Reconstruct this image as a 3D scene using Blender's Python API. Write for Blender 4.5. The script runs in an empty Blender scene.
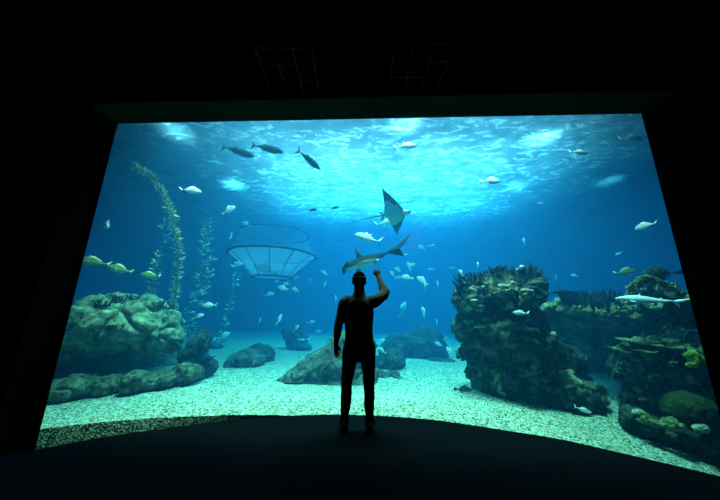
import bpy, bmesh, math, random
import numpy as np
from mathutils import Vector, Matrix, noise

random.seed(7)
SC = bpy.context.scene
COL = SC.collection

# ------------------------------------------------------------------ camera
F_PX = 270.0
CAM_H = 1.28
SN = 0.2285
CS = math.sqrt(1 - SN * SN)
ROLL = 0.0157
FWD = Vector((0, CS, SN))
UP0 = Vector((0, -SN, CS))
RT0 = Vector((1, 0, 0))
RT = RT0 * math.cos(ROLL) + UP0 * math.sin(ROLL)
UP = UP0 * math.cos(ROLL) - RT0 * math.sin(ROLL)
EYE = Vector((0, 0, CAM_H))


def ray(u, v):
    return FWD + RT * ((u - 360.0) / F_PX) + UP * ((250.0 - v) / F_PX)


def at(u, v, t):
    """world point seen at (u, v), t metres along the optical axis"""
    return EYE + ray(u, v) * t


def on_z(u, v, z):
    d = ray(u, v)
    return EYE + d * ((z - CAM_H) / d.z)


cam_d = bpy.data.cameras.new('camera')
cam_d.sensor_fit = 'HORIZONTAL'
cam_d.sensor_width = 36.0
cam_d.lens = 36.0 * F_PX / 720.0
cam_d.clip_end = 200
cam = bpy.data.objects.new('camera', cam_d)
COL.objects.link(cam)
M = Matrix((RT, UP, -FWD)).transposed().to_4x4()
M.translation = EYE
cam.matrix_world = M
SC.camera = cam

SC.view_settings.view_transform = 'Standard'
SC.view_settings.look = 'None'
SC.view_settings.exposure = 0.0
SC.view_settings.gamma = 1.0
SC.view_settings.use_curve_mapping = False
cy = SC.cycles
cy.use_denoising = True
cy.max_bounces = 6
cy.diffuse_bounces = 1
cy.glossy_bounces = 2
cy.transmission_bounces = 4
cy.transparent_max_bounces = 16
cy.volume_bounces = 1
cy.sample_clamp_indirect = 4.0
cy.caustics_reflective = False
cy.caustics_refractive = False

W = bpy.data.worlds.new('world')
SC.world = W
W.use_nodes = True
W.node_tree.nodes['Background'].inputs[0].default_value = (0, 0, 0, 1)
W.node_tree.nodes['Background'].inputs[1].default_value = 0.0

# ------------------------------------------------------------------ materials


class NT:
    """small helper round one material's node tree"""

    def __init__(self, name):
        self.m = bpy.data.materials.new(name)
        self.m.use_nodes = True
        self.t = self.m.node_tree
        self.t.nodes.clear()
        self.out = self.t.nodes.new('ShaderNodeOutputMaterial')

    def n(self, kind, **kw):
        nd = self.t.nodes.new('ShaderNode' + kind)
        for k, v in kw.items():
            if k in nd.inputs.keys():
                self.set(nd.inputs[k], v)
            else:
                setattr(nd, k, v)
        return nd

    def set(self, sock, v):
        if isinstance(v, bpy.types.NodeSocket):
            self.t.links.new(v, sock)
        else:
            if sock.type == 'RGBA' and len(v) == 3:
                v = (*v, 1)
            sock.default_value = v

    def ramp(self, fac, stops, interp='LINEAR'):
        r = self.n('ValToRGB')
        self.set(r.inputs[0], fac)
        cr = r.color_ramp
        cr.interpolation = interp
        while len(cr.elements) < len(stops):
            cr.elements.new(0.5)
        for e, (p, c) in zip(cr.elements, stops):
            e.position = p
            e.color = (*c, 1) if len(c) == 3 else c
        return r.outputs[0]

    def coords(self, kind='Object'):
        return self.n('TexCoord').outputs[kind]

    def noise(self, vec, scale, detail=4, rough=0.6, dist=0.0):
        nd = self.n('TexNoise', Scale=scale, Detail=detail, Roughness=rough, Distortion=dist)
        self.set(nd.inputs['Vector'], vec)
        return nd.outputs[0]

    def voronoi(self, vec, scale, feature='F1', out='Distance', rand=1.0):
        nd = self.n('TexVoronoi', Scale=scale, Randomness=rand)
        nd.feature = feature
        self.set(nd.inputs['Vector'], vec)
        return nd.outputs[out]

    def mix(self, fac, a, b, blend='MIX'):
        nd = self.n('Mix')
        nd.data_type = 'RGBA'
        nd.blend_type = blend
        self.set(nd.inputs[0], fac)
        self.set(nd.inputs[6], a)
        self.set(nd.inputs[7], b)
        return nd.outputs[2]

    def bump(self, h, strength=0.5, dist=0.05):
        nd = self.n('Bump', Strength=strength, Distance=dist)
        self.set(nd.inputs['Height'], h)
        return nd.outputs[0]

    def bsdf(self, color, rough=0.7, normal=None, spec=0.3, **kw):
        b = self.n('BsdfPrincipled')
        self.set(b.inputs['Base Color'], color)
        self.set(b.inputs['Roughness'], rough)
        # under water the index step is small: next to no gloss
        b.inputs['Specular IOR Level'].default_value = 0.0 
        if normal is not None:
            self.set(b.inputs['Normal'], normal)
        for k, v in kw.items():
            self.set(b.inputs[k], v)
        self.t.links.new(b.outputs[0], self.out.inputs[0])
        return b

    def surface(self, sock):
        self.t.links.new(sock, self.out.inputs[0])
        return self.m


def plain(name, c, rough=0.7, spec=0.3):
    k = NT(name)
    k.bsdf(c, rough, None, spec)
    return k.m


def mat_gravel():
    k = NT('gravel')
    c = k.coords()
    v = k.voronoi(c, 46, 'F1', 'Color')
    g = k.n('RGBToBW')
    k.set(g.inputs[0], v)
    big = k.noise(c, 0.5, 3)
    col = k.ramp(g.outputs[0], [(0.22, (0.03, 0.04, 0.025)), (0.36, (0.17, 0.18, 0.13)),
                                (0.52, (0.36, 0.37, 0.25)), (0.8, (0.74, 0.74, 0.52))])
    shade = k.ramp(big, [(0.3, (0.78, 0.80, 0.76)), (0.7, (1, 1, 1))])
    col = k.mix(1.0, col, shade, 'MULTIPLY')
    h = k.voronoi(c, 46)
    k.bsdf(col, 0.9, k.bump(h, 0.6, 0.02), 0.1)
    return k.m


def mat_rock(name, dark, mid, lite, scale=1.0, crack=0.5):
    k = NT(name)
    c = k.coords()
    a = k.noise(c, 1.6 * scale, 8, 0.68, 0.4)
    b = k.noise(c, 9 * scale, 6, 0.7)
    col = k.ramp(a, [(0.30, dark), (0.50, mid), (0.68, lite)])
    fleck = k.ramp(b, [(0.36, (0.35, 0.38, 0.33)), (0.5, (0.9, 0.9, 0.85)), (0.66, (1.35, 1.35, 1.15))])
    col = k.mix(1.0, col, fleck, 'MULTIPLY')
    h = k.n('Math', operation='ADD')
    k.set(h.inputs[0], a)
    k.set(h.inputs[1], b)
    k.bsdf(col, 0.9, k.bump(h.outputs[0], 0.8, 0.09), 0.15)
    return k.m


def mat_water():
    k = NT('tank_water')
    s = k.n('VolumeScatter', Density=1.0, Anisotropy=0.25)
    k.set(s.inputs['Color'], WATER_S)
    a = k.n('VolumeAbsorption', Density=1.0)
    k.set(a.inputs['Color'], tuple(1 - x for x in WATER_A))
    add = k.n('AddShader')
    k.set(add.inputs[0], s.outputs[0])
    k.set(add.inputs[1], a.outputs[0])
    k.t.links.new(add.outputs[0], k.out.inputs['Volume'])
    return k.m


WATER_S = (0.0015, 0.016, 0.034)
WATER_A = (0.22, 0.044, 0.014)


def mat_water_surface():
    k = NT('water_surface')
    c = k.coords()
    mp = k.n('Mapping')
    k.set(mp.inputs['Vector'], c)
    mp.inputs['Scale'].default_value = (1.5, 2.9, 1.0)
    a = k.noise(mp.outputs[0], 1.0, 6, 0.62, 1.2)
    b = k.noise(mp.outputs[0], 0.35, 3, 0.5, 0.5)
    f = k.ramp(a, [(0.36, (0.18, 0.18, 0.18)), (0.52, (0.38, 0.38, 0.38)), (0.64, (0.92, 0.92, 0.92))])  # ripple glints painted in as noise: brighter where more translucent
    g = k.ramp(b, [(0.35, (0.55, 0.55, 0.55)), (0.65, (1, 1, 1))])
    fac = k.mix(1.0, f, g, 'MULTIPLY')
    nb = k.bump(a, 0.7, 0.35)
    tl = k.n('BsdfTranslucent', Color=(0.30, 0.48, 0.52))
    k.set(tl.inputs['Normal'], nb)
    tr = k.n('BsdfTransparent', Color=(0.95, 0.97, 1.0))
    mx = k.n('MixShader')
    k.set(mx.inputs[0], fac)
    k.set(mx.inputs[1], tr.outputs[0])
    k.set(mx.inputs[2], tl.outputs[0])
    return k.surface(mx.outputs[0])


def mat_glass():
    k = NT('acrylic_pane')
    tr = k.n('BsdfTransparent', Color=(0.96, 0.985, 0.98))
    gl = k.n('BsdfGlossy', Roughness=0.02)
    mx = k.n('MixShader')
    mx.inputs[0].default_value = 0.02
    k.set(mx.inputs[1], tr.outputs[0])
    k.set(mx.inputs[2], gl.outputs[0])
    return k.surface(mx.outputs[0])


# ------------------------------------------------------------------ object helpers
def mesh_obj(name, verts, faces, mat, parent=None, smooth=True):
    me = bpy.data.meshes.new(name)
    me.from_pydata([tuple(v) for v in verts], [], [tuple(f) for f in faces])
    me.validate()
    me.update()
    if smooth:
        me.polygons.foreach_set('use_smooth', [True] * len(me.polygons))
    if mat:
        me.materials.append(mat)
    o = bpy.data.objects.new(name, me)
    COL.objects.link(o)
    if parent:
        o.parent = parent
    return o


def bm_obj(name, bm, mat, parent=None, smooth=False):
    me = bpy.data.meshes.new(name)
    bm.normal_update()
    bm.to_mesh(me)
    bm.free()
    if smooth:
        me.polygons.foreach_set('use_smooth', [True] * len(me.polygons))
    if mat:
        me.materials.append(mat)
    o = bpy.data.objects.new(name, me)
    COL.objects.link(o)
    if parent:
        o.parent = parent
    return o


def add_box(bm, x0, x1, y0, y1, z0, z1):
    vs = [bm.verts.new(p) for p in [(x0, y0, z0), (x1, y0, z0), (x1, y1, z0), (x0, y1, z0),
                                    (x0, y0, z1), (x1, y0, z1), (x1, y1, z1), (x0, y1, z1)]]
    for f in [(3, 2, 1, 0), (4, 5, 6, 7), (0, 1, 5, 4), (1, 2, 6, 5), (2, 3, 7, 6), (3, 0, 4, 7)]:
        bm.faces.new([vs[i] for i in f])
    return vs


def tag(o, label, cat, group=None, kind=None):
    o['label'] = label
    o['category'] = cat
    if group:
        o['group'] = group
    if kind:
        o['kind'] = kind
    return o


def struct(o):
    o['kind'] = 'structure'
    return o


def empty(name, loc):
    o = bpy.data.objects.new(name, None)
    o.empty_display_size = 0.1
    COL.objects.link(o)
    o.location = loc
    return o


# ------------------------------------------------------------------ setting: hall
BLACK = plain('black_paint', (0.0012, 0.0012, 0.0012), 1.0, 0.0)
SOFFIT = plain('soffit_paint', (0.012, 0.020, 0.014), 1.0, 0.0)
CARPET = None


def mat_carpet():
    k = NT('dark_carpet')
    n = k.noise(k.coords(), 60, 4, 0.7)
    col = k.ramp(n, [(0.3, (0.0016, 0.0030, 0.0040)), (0.7, (0.0030, 0.0052, 0.0066))])
    k.bsdf(col, 1.0, k.bump(n, 0.3, 0.01), 0.0)
    return k.m


# glass plane from the two top corners of the opening
dl, dr = ray(118, 123), ray(640, 113)
GY = 3.97
# same height H: tl*dl.z = tr*dr.z ; plane passes (0, GY)
tl_, tr_ = 1.0, dl.z / dr.z
pl, pr = dl * tl_, dr * tr_
k_ = (pr.y - pl.y) / (pr.x - pl.x)
y0_ = pl.y - k_ * pl.x
s_ = GY / y0_
TLc, TRc = EYE + pl * s_, EYE + pr * s_
GK = k_                       # glass plane: y = GY + GK * x
H_OPEN = TLc.z
XL, XR = TLc.x, TRc.x


def on_glass(u, v):
    d = ray(u, v)
    t = GY / (d.y - GK * d.x)
    return EYE + d * t


BLc = on_glass(35, 451)
BRc = on_glass(703, 345)
# the edge one sees is the tank-side corner of the jamb, a little behind the pane
BACK = (GY + 0.12) / GY
XL = (TLc.x + BLc.x) / 2 * BACK
XR = (TRc.x + BRc.x) / 2 * BACK
H_OPEN = CAM_H + (H_OPEN - CAM_H) * (1 + (BACK - 1) * .35)
print('glass', TLc, TRc, BLc, BRc, 'slope', GK)
Z_SILL = -1.0
Z_CEIL = H_OPEN + 0.06
ROOM_X = 8.5
ROOM_Y = -6.0
DEPTH = 0.42                   # jamb depth


def gy(x):
    return GY + GK * x


def shear_box(bm, x0, x1, ya, yb, z0, z1):
    """box whose front and back follow the glass plane (ya, yb are offsets from it)"""
    vs = [bm.verts.new(p) for p in [(x0, gy(x0) + ya, z0), (x1, gy(x1) + ya, z0), (x1, gy(x1) + yb, z0), (x0, gy(x0) + yb, z0),
                                    (x0, gy(x0) + ya, z1), (x1, gy(x1) + ya, z1), (x1, gy(x1) + yb, z1), (x0, gy(x0) + yb, z1)]]
    for f in [(3, 2, 1, 0), (4, 5, 6, 7), (0, 1, 5, 4), (1, 2, 6, 5), (2, 3, 7, 6), (3, 0, 4, 7)]:
        bm.faces.new([vs[i] for i in f])


bm = bmesh.new()
shear_box(bm, -ROOM_X, XL, -DEPTH, 0.12, Z_SILL - .3, 9.6)
shear_box(bm, XR, ROOM_X, -DEPTH, 0.12, Z_SILL - .3, 9.6)
shear_box(bm, XL, XR, -DEPTH, 0.12, Z_SILL - .3, Z_SILL)
shear_box(bm, XL, XR, -DEPTH + .03, 0.12, H_OPEN + 0.05, 9.6)
struct(bm_obj('wall_front', bm, BLACK))
bm = bmesh.new()
shear_box(bm, XL, XR, -DEPTH, 0.0, H_OPEN, H_OPEN + 0.05)
struct(bm_obj('trim_1', bm, SOFFIT))

bm = bmesh.new()
shear_box(bm, XL, XR, 0.0, 0.09, Z_SILL, H_OPEN)
struct(bm_obj('window_1', bm, mat_glass()))

# raised viewing floor with its curved front edge
edge_px = [(35, 450), (70, 443), (110, 436), (160, 429), (200, 423.5), (250, 418.5), (298, 415.3), (326, 414.6), (352, 414.8),
           (375, 415.6), (410, 417.5), (440, 420.5), (475, 425.5), (510, 431), (540, 435.5), (570, 441), (610, 450.3), (663, 462.5), (719, 476)]
arc = [on_z(u, v, 0.0) for u, v in edge_px]
arc = [Vector((-ROOM_X + .02, arc[0].y - 3.2, 0)), Vector((-5.2, arc[0].y - 1.7, 0))] + arc + [Vector((5.2, arc[-1].y - 2.6, 0)), Vector((ROOM_X - .02, arc[-1].y - 4.6, 0))]
bm = bmesh.new()
top = [bm.verts.new((p.x, p.y, 0)) for p in arc] + [bm.verts.new((ROOM_X - .02, ROOM_Y, 0)), bm.verts.new((-ROOM_X + .02, ROOM_Y, 0))]
bot = [bm.verts.new((v.co.x, v.co.y, -1.3)) for v in top]
bm.faces.new(top[::-1])
n = len(top)
for i in range(n):
    j = (i + 1) % n
    bm.faces.new([top[i], top[j], bot[j], bot[i]])
struct(bm_obj('floor', bm, mat_carpet()))
bm = bmesh.new()
add_box(bm, -ROOM_X, ROOM_X, ROOM_Y, 5.4, -1.5, -1.3)
struct(bm_obj('floor_lower', bm, BLACK))

for nm, b in (('wall_left', (-ROOM_X - .2, -ROOM_X, ROOM_Y, 5.4, -1.5, Z_CEIL + 1.2)),
              ('wall_right', (ROOM_X, ROOM_X + .2, ROOM_Y, 5.4, -1.5, Z_CEIL + 1.2)),
              ('wall_back', (-ROOM_X, ROOM_X, ROOM_Y - .2, ROOM_Y, -1.5, Z_CEIL + 1.2))):
    bm = bmesh.new()
    add_box(bm, *b)
    struct(bm_obj(nm, bm, BLACK))
bm = bmesh.new()
add_box(bm, -ROOM_X, ROOM_X, ROOM_Y, 3.3, Z_CEIL + 1.0, Z_CEIL + 1.2)
struct(bm_obj('ceiling', bm, BLACK))
# open metal grid hung under the dark ceiling
GRID = plain('grid_metal', (0.020, 0.020, 0.016), 0.5, 0.4)
for (x0, x1, cells) in ((-1.42, -.67, 3), (0.40, 1.15, 3)):
    bm = bmesh.new()
    y1 = gy((x0 + x1) / 2) - DEPTH - .03
    rows = 3
    w = (x1 - x0) / cells
    for i in range(cells + 1):
        x = x0 + i * w
        add_box(bm, x - .009, x + .009, y1 - rows * w, y1, Z_CEIL, Z_CEIL + .03)
    for j in range(rows + 1):
        y = y1 - j * w
        add_box(bm, x0, x1, y - .009, y + .009, Z_CEIL + .001, Z_CEIL + .029)
    g = bm_obj('ceiling_grid', bm, GRID)
    struct(g)

# ------------------------------------------------------------------ setting: tank
TX0, TX1, TY1 = -13.0, 14.0, 25.0
Z_SURF = 7.8


def ground(x, y):
    s = min(1.0, max(0.0, (y - gy(x)) / 3.2))
    s = s * s * (3 - 2 * s)
    fr = -0.095 - (0.0163 if x < 0 else 0.032) * min(abs(x), 5.5) ** 2
    far = -0.34
    z = fr * (1 - s) + far * s
    z += 0.05 * noise.noise(Vector((x * 0.45, y * 0.45, 3.1))) * min(1, max(0, (y - gy(x)) / 1.0))
    z += 0.012 * noise.noise(Vector((x * 3.0, y * 3.0, 1.1)))
    return z


def edge_off(x):
    s = min(1.0, max(0.0, (-x - 0.8) / 2.2))
    return 0.14 + 0.12 * s


xs = np.concatenate([np.linspace(TX0, -5, 30)[:-1], np.linspace(-5, 5.5, 150)[:-1], np.linspace(5.5, TX1, 30)])
ts = np.concatenate([np.linspace(0, 4, 90)[:-1], np.linspace(4, TY1 - 4, 80)])
verts, faces = [], []
for j, t in enumerate(ts):
    for i, x in enumerate(xs):
        y = gy(x) + edge_off(x) + t * (TY1 - gy(x) - edge_off(x)) / (TY1 - 4)
        verts.append((x, y, ground(x, y)))
nx = len(xs)
for j in range(len(ts) - 1):
    for i in range(nx - 1):
        a = j * nx + i
        faces.append((a, a + 1, a + nx + 1, a + nx))
top_row = list(verts[:nx])
base = len(verts)
verts += top_row + [(x, gy(x) + 0.135, q[2] - .45) for x, q in zip(xs, top_row)] + [(x, gy(x) + 0.13, min(-1.28, q[2] - .5)) for x, q in zip(xs, top_row)]
for k in (1, 2):
    for i in range(nx - 1):
        faces.append((base + k * nx + i, base + k * nx + i + 1, base + (k - 1) * nx + i + 1, base + (k - 1) * nx + i))
GRAVEL = mat_gravel()
gr = struct(mesh_obj('floor_gravel', verts, faces, GRAVEL))

TANK = plain('tank_wall_blue', (0.02, 0.07, 0.16), 0.9, 0.05)
for nm, b in (('wall_tank_left', (TX0 - .2, TX0, 3.5, TY1 + .2, -1.4, 9.6)),
              ('wall_tank_right', (TX1, TX1 + .2, 3.0, TY1 + .2, -1.4, 9.6)),
              ('wall_tank_back', (TX0, TX1, TY1, TY1 + .2, -1.4, 9.6))):
    bm = bmesh.new()
    add_box(bm, *b)
    struct(bm_obj(nm, bm, TANK))

# body of water (fills the tank)
bm = bmesh.new()
x0, x1 = TX0 + .01, TX1 - .01
vs = [bm.verts.new(p) for p in [(x0, gy(x0) + .10, -1.27), (x1, gy(x1) + .10, -1.27), (x1, TY1 - .01, -1.27), (x0, TY1 - .01, -1.27),
                                (x0, gy(x0) + .10, Z_SURF + .15), (x1, gy(x1) + .10, Z_SURF + .15), (x1, TY1 - .01, Z_SURF + .15), (x0, TY1 - .01, Z_SURF + .15)]]
for f in [(3, 2, 1, 0), (4, 5, 6, 7), (0, 1, 5, 4), (1, 2, 6, 5), (2, 3, 7, 6), (3, 0, 4, 7)]:
    bm.faces.new([vs[i] for i in f])
struct(bm_obj('water', bm, mat_water()))

# rippled surface of the water, seen from below
verts, faces = [], []
NXs, NYs = 140, 110
for j in range(NYs + 1):
    for i in range(NXs + 1):
        x = TX0 + .02 + (TX1 - TX0 - .04) * i / NXs
        y = gy(x) + .14 + (TY1 - .03 - gy(x) - .14) * j / NYs
        z = Z_SURF + 0.10 * noise.noise(Vector((x * .5, y * .8, 0))) + 0.05 * noise.noise(Vector((x * 1.6, y * 2.2, 4)))
        verts.append((x, y, z))
for j in range(NYs):
    for i in range(NXs):
        a = j * (NXs + 1) + i
        faces.append((a, a + 1, a + NXs + 2, a + NXs + 1))
struct(mesh_obj('water_surface', verts, faces, mat_water_surface()))


# ------------------------------------------------------------------ light
def spot(name, loc, target, power, angle, color=(1, 1, 1), blend=0.6, size=0.3):
    l = bpy.data.lights.new(name, 'SPOT')
    l.energy = power
    l.color = color
    l.spot_size = math.radians(angle)
    l.spot_blend = blend
    l.shadow_soft_size = size
    o = bpy.data.objects.new(name, l)
    COL.objects.link(o)
    o.location = loc
    o.rotation_euler = (Vector(target) - Vector(loc)).to_track_quat('-Z', 'Y').to_euler()
    return o


def area(name, loc, target, power, sx, sy, color=(1, 1, 1), spread=180):
    l = bpy.data.lights.new(name, 'AREA')
    l.shape = 'RECTANGLE'
    l.size, l.size_y = sx, sy
    l.energy = power
    l.color = color
    l.spread = math.radians(spread)
    o = bpy.data.objects.new(name, l)
    COL.objects.link(o)
    o.location = loc
    o.rotation_euler = (Vector(target) - Vector(loc)).to_track_quat('-Z', 'Y').to_euler()
    return o
# ------------------------------------------------------------------ rocks
from mathutils.bvhtree import BVHTree


def fuse(bm, voxel, smooth=4):
    """voxel-fuse the pieces in bm into one continuous mesh and return (verts, faces) of it"""
    me = bpy.data.meshes.new('tmp')
    bm.to_mesh(me)
    bm.free()
    o = bpy.data.objects.new('tmp', me)
    COL.objects.link(o)
    r = o.modifiers.new('r', 'REMESH')
    r.mode = 'VOXEL'
    r.voxel_size = voxel
    r.adaptivity = 0
    if smooth:
        s = o.modifiers.new('s', 'SMOOTH')
        s.factor = 0.5
        s.iterations = smooth
    dg = bpy.context.evaluated_depsgraph_get()
    dg.update()
    ev = o.evaluated_get(dg)
    m2 = bpy.data.meshes.new_from_object(ev)
    bpy.data.objects.remove(o)
    bpy.data.meshes.remove(me)
    return m2


def add_blob(bm, c, r, rot=None, sub=3):
    m = Matrix.Translation(c)
    if rot is not None:
        m = m @ rot
    m = m @ Matrix.Diagonal((r[0], r[1], r[2], 1))
    bmesh.ops.create_icosphere(bm, subdivisions=sub, radius=1.0, matrix=m)


def view_frame(p):
    """right / up axes facing the viewer at p (horizontal right axis)"""
    fw = (p - EYE).normalized()
    r = fw.cross(Vector((0, 0, 1))).normalized()
    u = r.cross(fw).normalized()
    return r, u, fw


def displace(me, amp, freq, seed, crack=0.0, crackf=1.0, fine=0.0, finef=8.0):
    n = len(me.vertices)
    co = np.empty(n * 3)
    no = np.empty(n * 3)
    me.vertices.foreach_get('co', co)
    me.vertex_normals.foreach_get('vector', no)
    co = co.reshape(-1, 3)
    no = no.reshape(-1, 3)
    off = Vector((seed * 7.13, seed * 3.77, seed * 1.91))
    d = np.zeros(n)
    for i in range(n):
        p = Vector(co[i]) + off
        v = amp * noise.fractal(p * freq, 0.9, 2.0, 4)
        if crack:
            w = p * crackf + noise.noise_vector(p * crackf * 1.3) * 0.35
            ds = noise.voronoi(w)[0]
            e = ds[1] - ds[0]
            v -= crack * max(0.0, 1 - e / 0.16) ** 1.5
            v += crack * 0.5 * (0.5 - ds[0])
        if fine:
            v += fine * (noise.turbulence(p * finef, 3, False) - 0.4)
        d[i] = v
    co += no * d[:, None]
    me.vertices.foreach_set('co', co.ravel())
    me.update()


def rock(name, blobs, mat, label, cat='rock', voxel=0.05, amp=0.12, freq=1.2, seed=1, crack=0.0, crackf=1.0, fine=0.02, finef=8.0, group=None, smooth=3):
    """blobs: (u, v, t, half width px, half height px, half depth m[, tilt deg])"""
    bm = bmesh.new()
    ps = []
    for b in blobs:
        p = at(b[0], b[1], b[2])
        s = b[2] / F_PX
        r_, u_, f_ = view_frame(p)
        f2 = Vector((f_.x, f_.y, 0)).normalized()
        rot = Matrix((r_, f2, Vector((0, 0, 1)))).transposed().to_4x4()
        if len(b) > 6:
            rot = rot @ Matrix.Rotation(math.radians(-b[6]), 4, 'Y')
        add_blob(bm, p, (b[3] * s, b[5], b[4] * s), rot)
        ps.append(p)
    me = fuse(bm, voxel, smooth)
    displace(me, amp, freq, seed, crack, crackf, fine, finef)
    c = sum(ps, Vector()) / len(ps)
    c.z = ground(c.x, c.y)
    me.transform(Matrix.Translation(-c))
    me.name = name
    me.polygons.foreach_set('use_smooth', [True] * len(me.polygons))
    me.materials.clear()
    me.materials.append(mat)
    o = bpy.data.objects.new(name, me)
    o.location = c
    COL.objects.link(o)
    tag(o, label, cat, group)
    return o


TREES = {}


def bvh(o):
    if o.name not in TREES:
        me = o.data
        off = o.location
        TREES[o.name] = BVHTree.FromPolygons([v.co + off for v in me.vertices], [list(p.vertices) for p in me.polygons])
    return TREES[o.name]


def hit(o, u, v):
    d = ray(u, v).normalized()
    p, nrm, i, dist = bvh(o).ray_cast(EYE, d)
    return p, nrm


def hit_down(o, x, y, z=9.0):
    p, nrm, i, dist = bvh(o).ray_cast(Vector((x, y, z)), Vector((0, 0, -1)))
    return p, nrm


MOSSY = mat_rock('mossy_rock', (0.025, 0.035, 0.016), (0.33, 0.36, 0.21), (0.76, 0.75, 0.48))
GREYROCK = mat_rock('grey_rock', (0.03, 0.035, 0.03), (0.09, 0.10, 0.08), (0.24, 0.24, 0.18), 1.3)
REEFROCK = mat_rock('reef_rock', (0.012, 0.018, 0.014), (0.05, 0.068, 0.045), (0.27, 0.31, 0.17), 1.6)
DARKROCK = mat_rock('dark_rock', (0.015, 0.02, 0.02), (0.045, 0.055, 0.05), (0.14, 0.15, 0.12), 1.4)

R_BIG = rock('boulder', [
    (124, 324, 6.7, 54, 27, .9), (154, 332, 6.7, 28, 22, .8, -22), (90, 336, 6.7, 32, 25, .85, 18), (66, 352, 6.8, 14, 28, .6),
    (122, 310, 7.0, 38, 18, .8), (146, 315, 6.9, 26, 17, .7), (176, 338, 6.8, 9, 13, .45), (118, 340, 7.3, 56, 22, .8),
    (120, 366, 7.6, 62, 30, .35), (66, 376, 7.3, 16, 24, .35)],
    MOSSY, 'big rounded yellow-green mossy boulder with cracked top overhanging a dark hollow', voxel=.042, amp=.10, freq=1.5, seed=2, crack=.16, crackf=1.15, fine=.05, finef=5, cat='rock')
R_DARK = rock('boulder', [
    (195, 354, 6.9, 13, 24, .5, -14), (202, 368, 6.8, 13, 14, .45), (190, 374, 6.6, 21, 11, .45)],
    DARKROCK, 'dark weathered boulder with ragged side leaning against the mossy boulder', voxel=.035, amp=.10, freq=2.2, seed=5, crack=.05, crackf=2.4, fine=.05, finef=7)
LEDGE = mat_rock('ledge_stone', (0.02, 0.03, 0.014), (0.13, 0.15, 0.09), (0.36, 0.36, 0.22), 1.5)
for (bl, sd, lab) in (
        ([(78, 387, 5.5, 33, 12, .36), (56, 389, 5.45, 16, 10, .3)], 3, 'long low mossy ledge rock at the window edge below the big boulder'),
        ([(112, 384, 5.65, 18, 10, .3), (100, 387, 5.6, 13, 8, .3)], 9, 'flat mossy ledge rock between the long ledge and the round stone'),
        ([(137, 382, 5.65, 15, 12, .33)], 4, 'round mossy stone in the middle of the ledge in front of the hollow'),
        ([(170, 378, 5.95, 28, 8, .33, 8), (188, 373, 6.1, 15, 10, .3)], 6, 'sloping mossy ledge rock running from the round stone to the dark boulder')):
    rock('ledge_rock', bl, LEDGE, lab, voxel=.025, amp=.06, freq=2.6, seed=sd, crack=.05, crackf=2.6, fine=.03, finef=8, group='ledge rocks under the mossy boulder')
rock('stone', [(52, 398, 5.4, 9, 5, .2)], plain('pale_stone', (0.72, 0.74, 0.62), .9, .1), 'small pale stone on the gravel at the foot of the long ledge rock',
     voxel=.015, amp=.03, freq=5, seed=8, fine=.01, cat='stone')

R_SLANT = rock('boulder', [
    (332, 364, 7.0, 52, 20, .8, 28), (348, 354, 7.1, 24, 24, .7, 20), (299, 377, 6.6, 25, 9, .5, 16), (360, 372, 7.0, 20, 16, .6), (335, 383, 6.6, 44, 8, .6)],
    GREYROCK, 'grey-green boulder sloping up from the gravel behind the standing man', voxel=.038, amp=.08, freq=1.6, seed=11, crack=.07, crackf=1.3, fine=.05, finef=6)
rock('boulder', [(245, 359, 8.4, 17, 10, .5, 12), (236, 364, 8.3, 12, 5, .4), (255, 360, 8.4, 12, 9, .4)],
     GREYROCK, 'small pale speckled boulder resting on the far gravel near the dark boulder', voxel=.035, amp=.06, freq=2, seed=13, crack=.05, crackf=2, fine=.04, finef=7)
rock('boulder', [(260, 356, 9.2, 15, 12, .5, -8)], DARKROCK, 'darker rounded boulder tucked behind the small pale speckled boulder', voxel=.045, amp=.05, freq=2, seed=14, fine=.03)
rock('boulder', [(393, 360, 8.5, 14, 11, .5), (382, 363, 8.6, 12, 8, .5)], DARKROCK,
     'blue-grey domed boulder on the gravel beside the raised-arm side of the man', voxel=.04, amp=.05, freq=1.8, seed=15, fine=.03)
for (bl, sd, lab) in (([(383, 377, 7.3, 7, 4.5, .2)], 21, 'pale rubble stone nearest the legs of the man'),
                      ([(392, 374, 7.5, 8, 4, .2)], 22, 'pale flat rubble stone in front of the blue-grey domed boulder'),
                      ([(398, 378, 7.2, 5, 2.5, .15)], 23, 'smallest pale rubble stone, on the open gravel side of the rubble'),
                      ([(375, 372, 7.7, 7, 4, .2)], 24, 'rubble stone tucked at the foot of the sloping boulder')):
    rock('rubble_stone', bl, GREYROCK, lab, 'stone', voxel=.02, amp=.03, freq=4, seed=sd, fine=.03, group='rubble beside the man')
rock('boulder', [(297, 342, 12.2, 12, 13, .6), (300, 334, 12.4, 6, 10, .4), (288, 333, 12.6, 5, 9, .4), (303, 347, 12.0, 9, 6, .5)], DARKROCK,
     'distant blue upright rock with twin humps on bright sand', voxel=.06, amp=.12, freq=1.3, seed=16, fine=.04)
rock('boulder', [(415, 350, 11.0, 34, 17, .9), (400, 352, 10.9, 22, 12, .7), (425, 338, 11.3, 18, 13, .7)], DARKROCK,
     'large hazy blue mound of rock in the distance near the reef pillar', voxel=.08, amp=.12, freq=1.0, seed=17, fine=.03)
rock('boulder', [(215, 346, 12.2, 10, 4, .5), (209, 343, 12.4, 5, 5, .4)], DARKROCK,
     'low hazy rock on far sand just past the dark boulder', voxel=.06, amp=.08, freq=1.5, seed=18, fine=.03)
rock('boulder', [(441, 361, 9.8, 16, 2.5, .4)], DARKROCK,
     'low flat hazy rock slab at the foot of the distant mound', voxel=.05, amp=.04, freq=2, seed=19, fine=.02)
rock('stone', [(354, 405, 4.8, 2.4, 3.4, .045)], plain('ochre_stone', (0.55, 0.42, 0.18), .9, .1), 'small ochre stone on the gravel seen between the shins of the man',
     'stone', voxel=.008, amp=.012, freq=12, seed=20, fine=.0)

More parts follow.
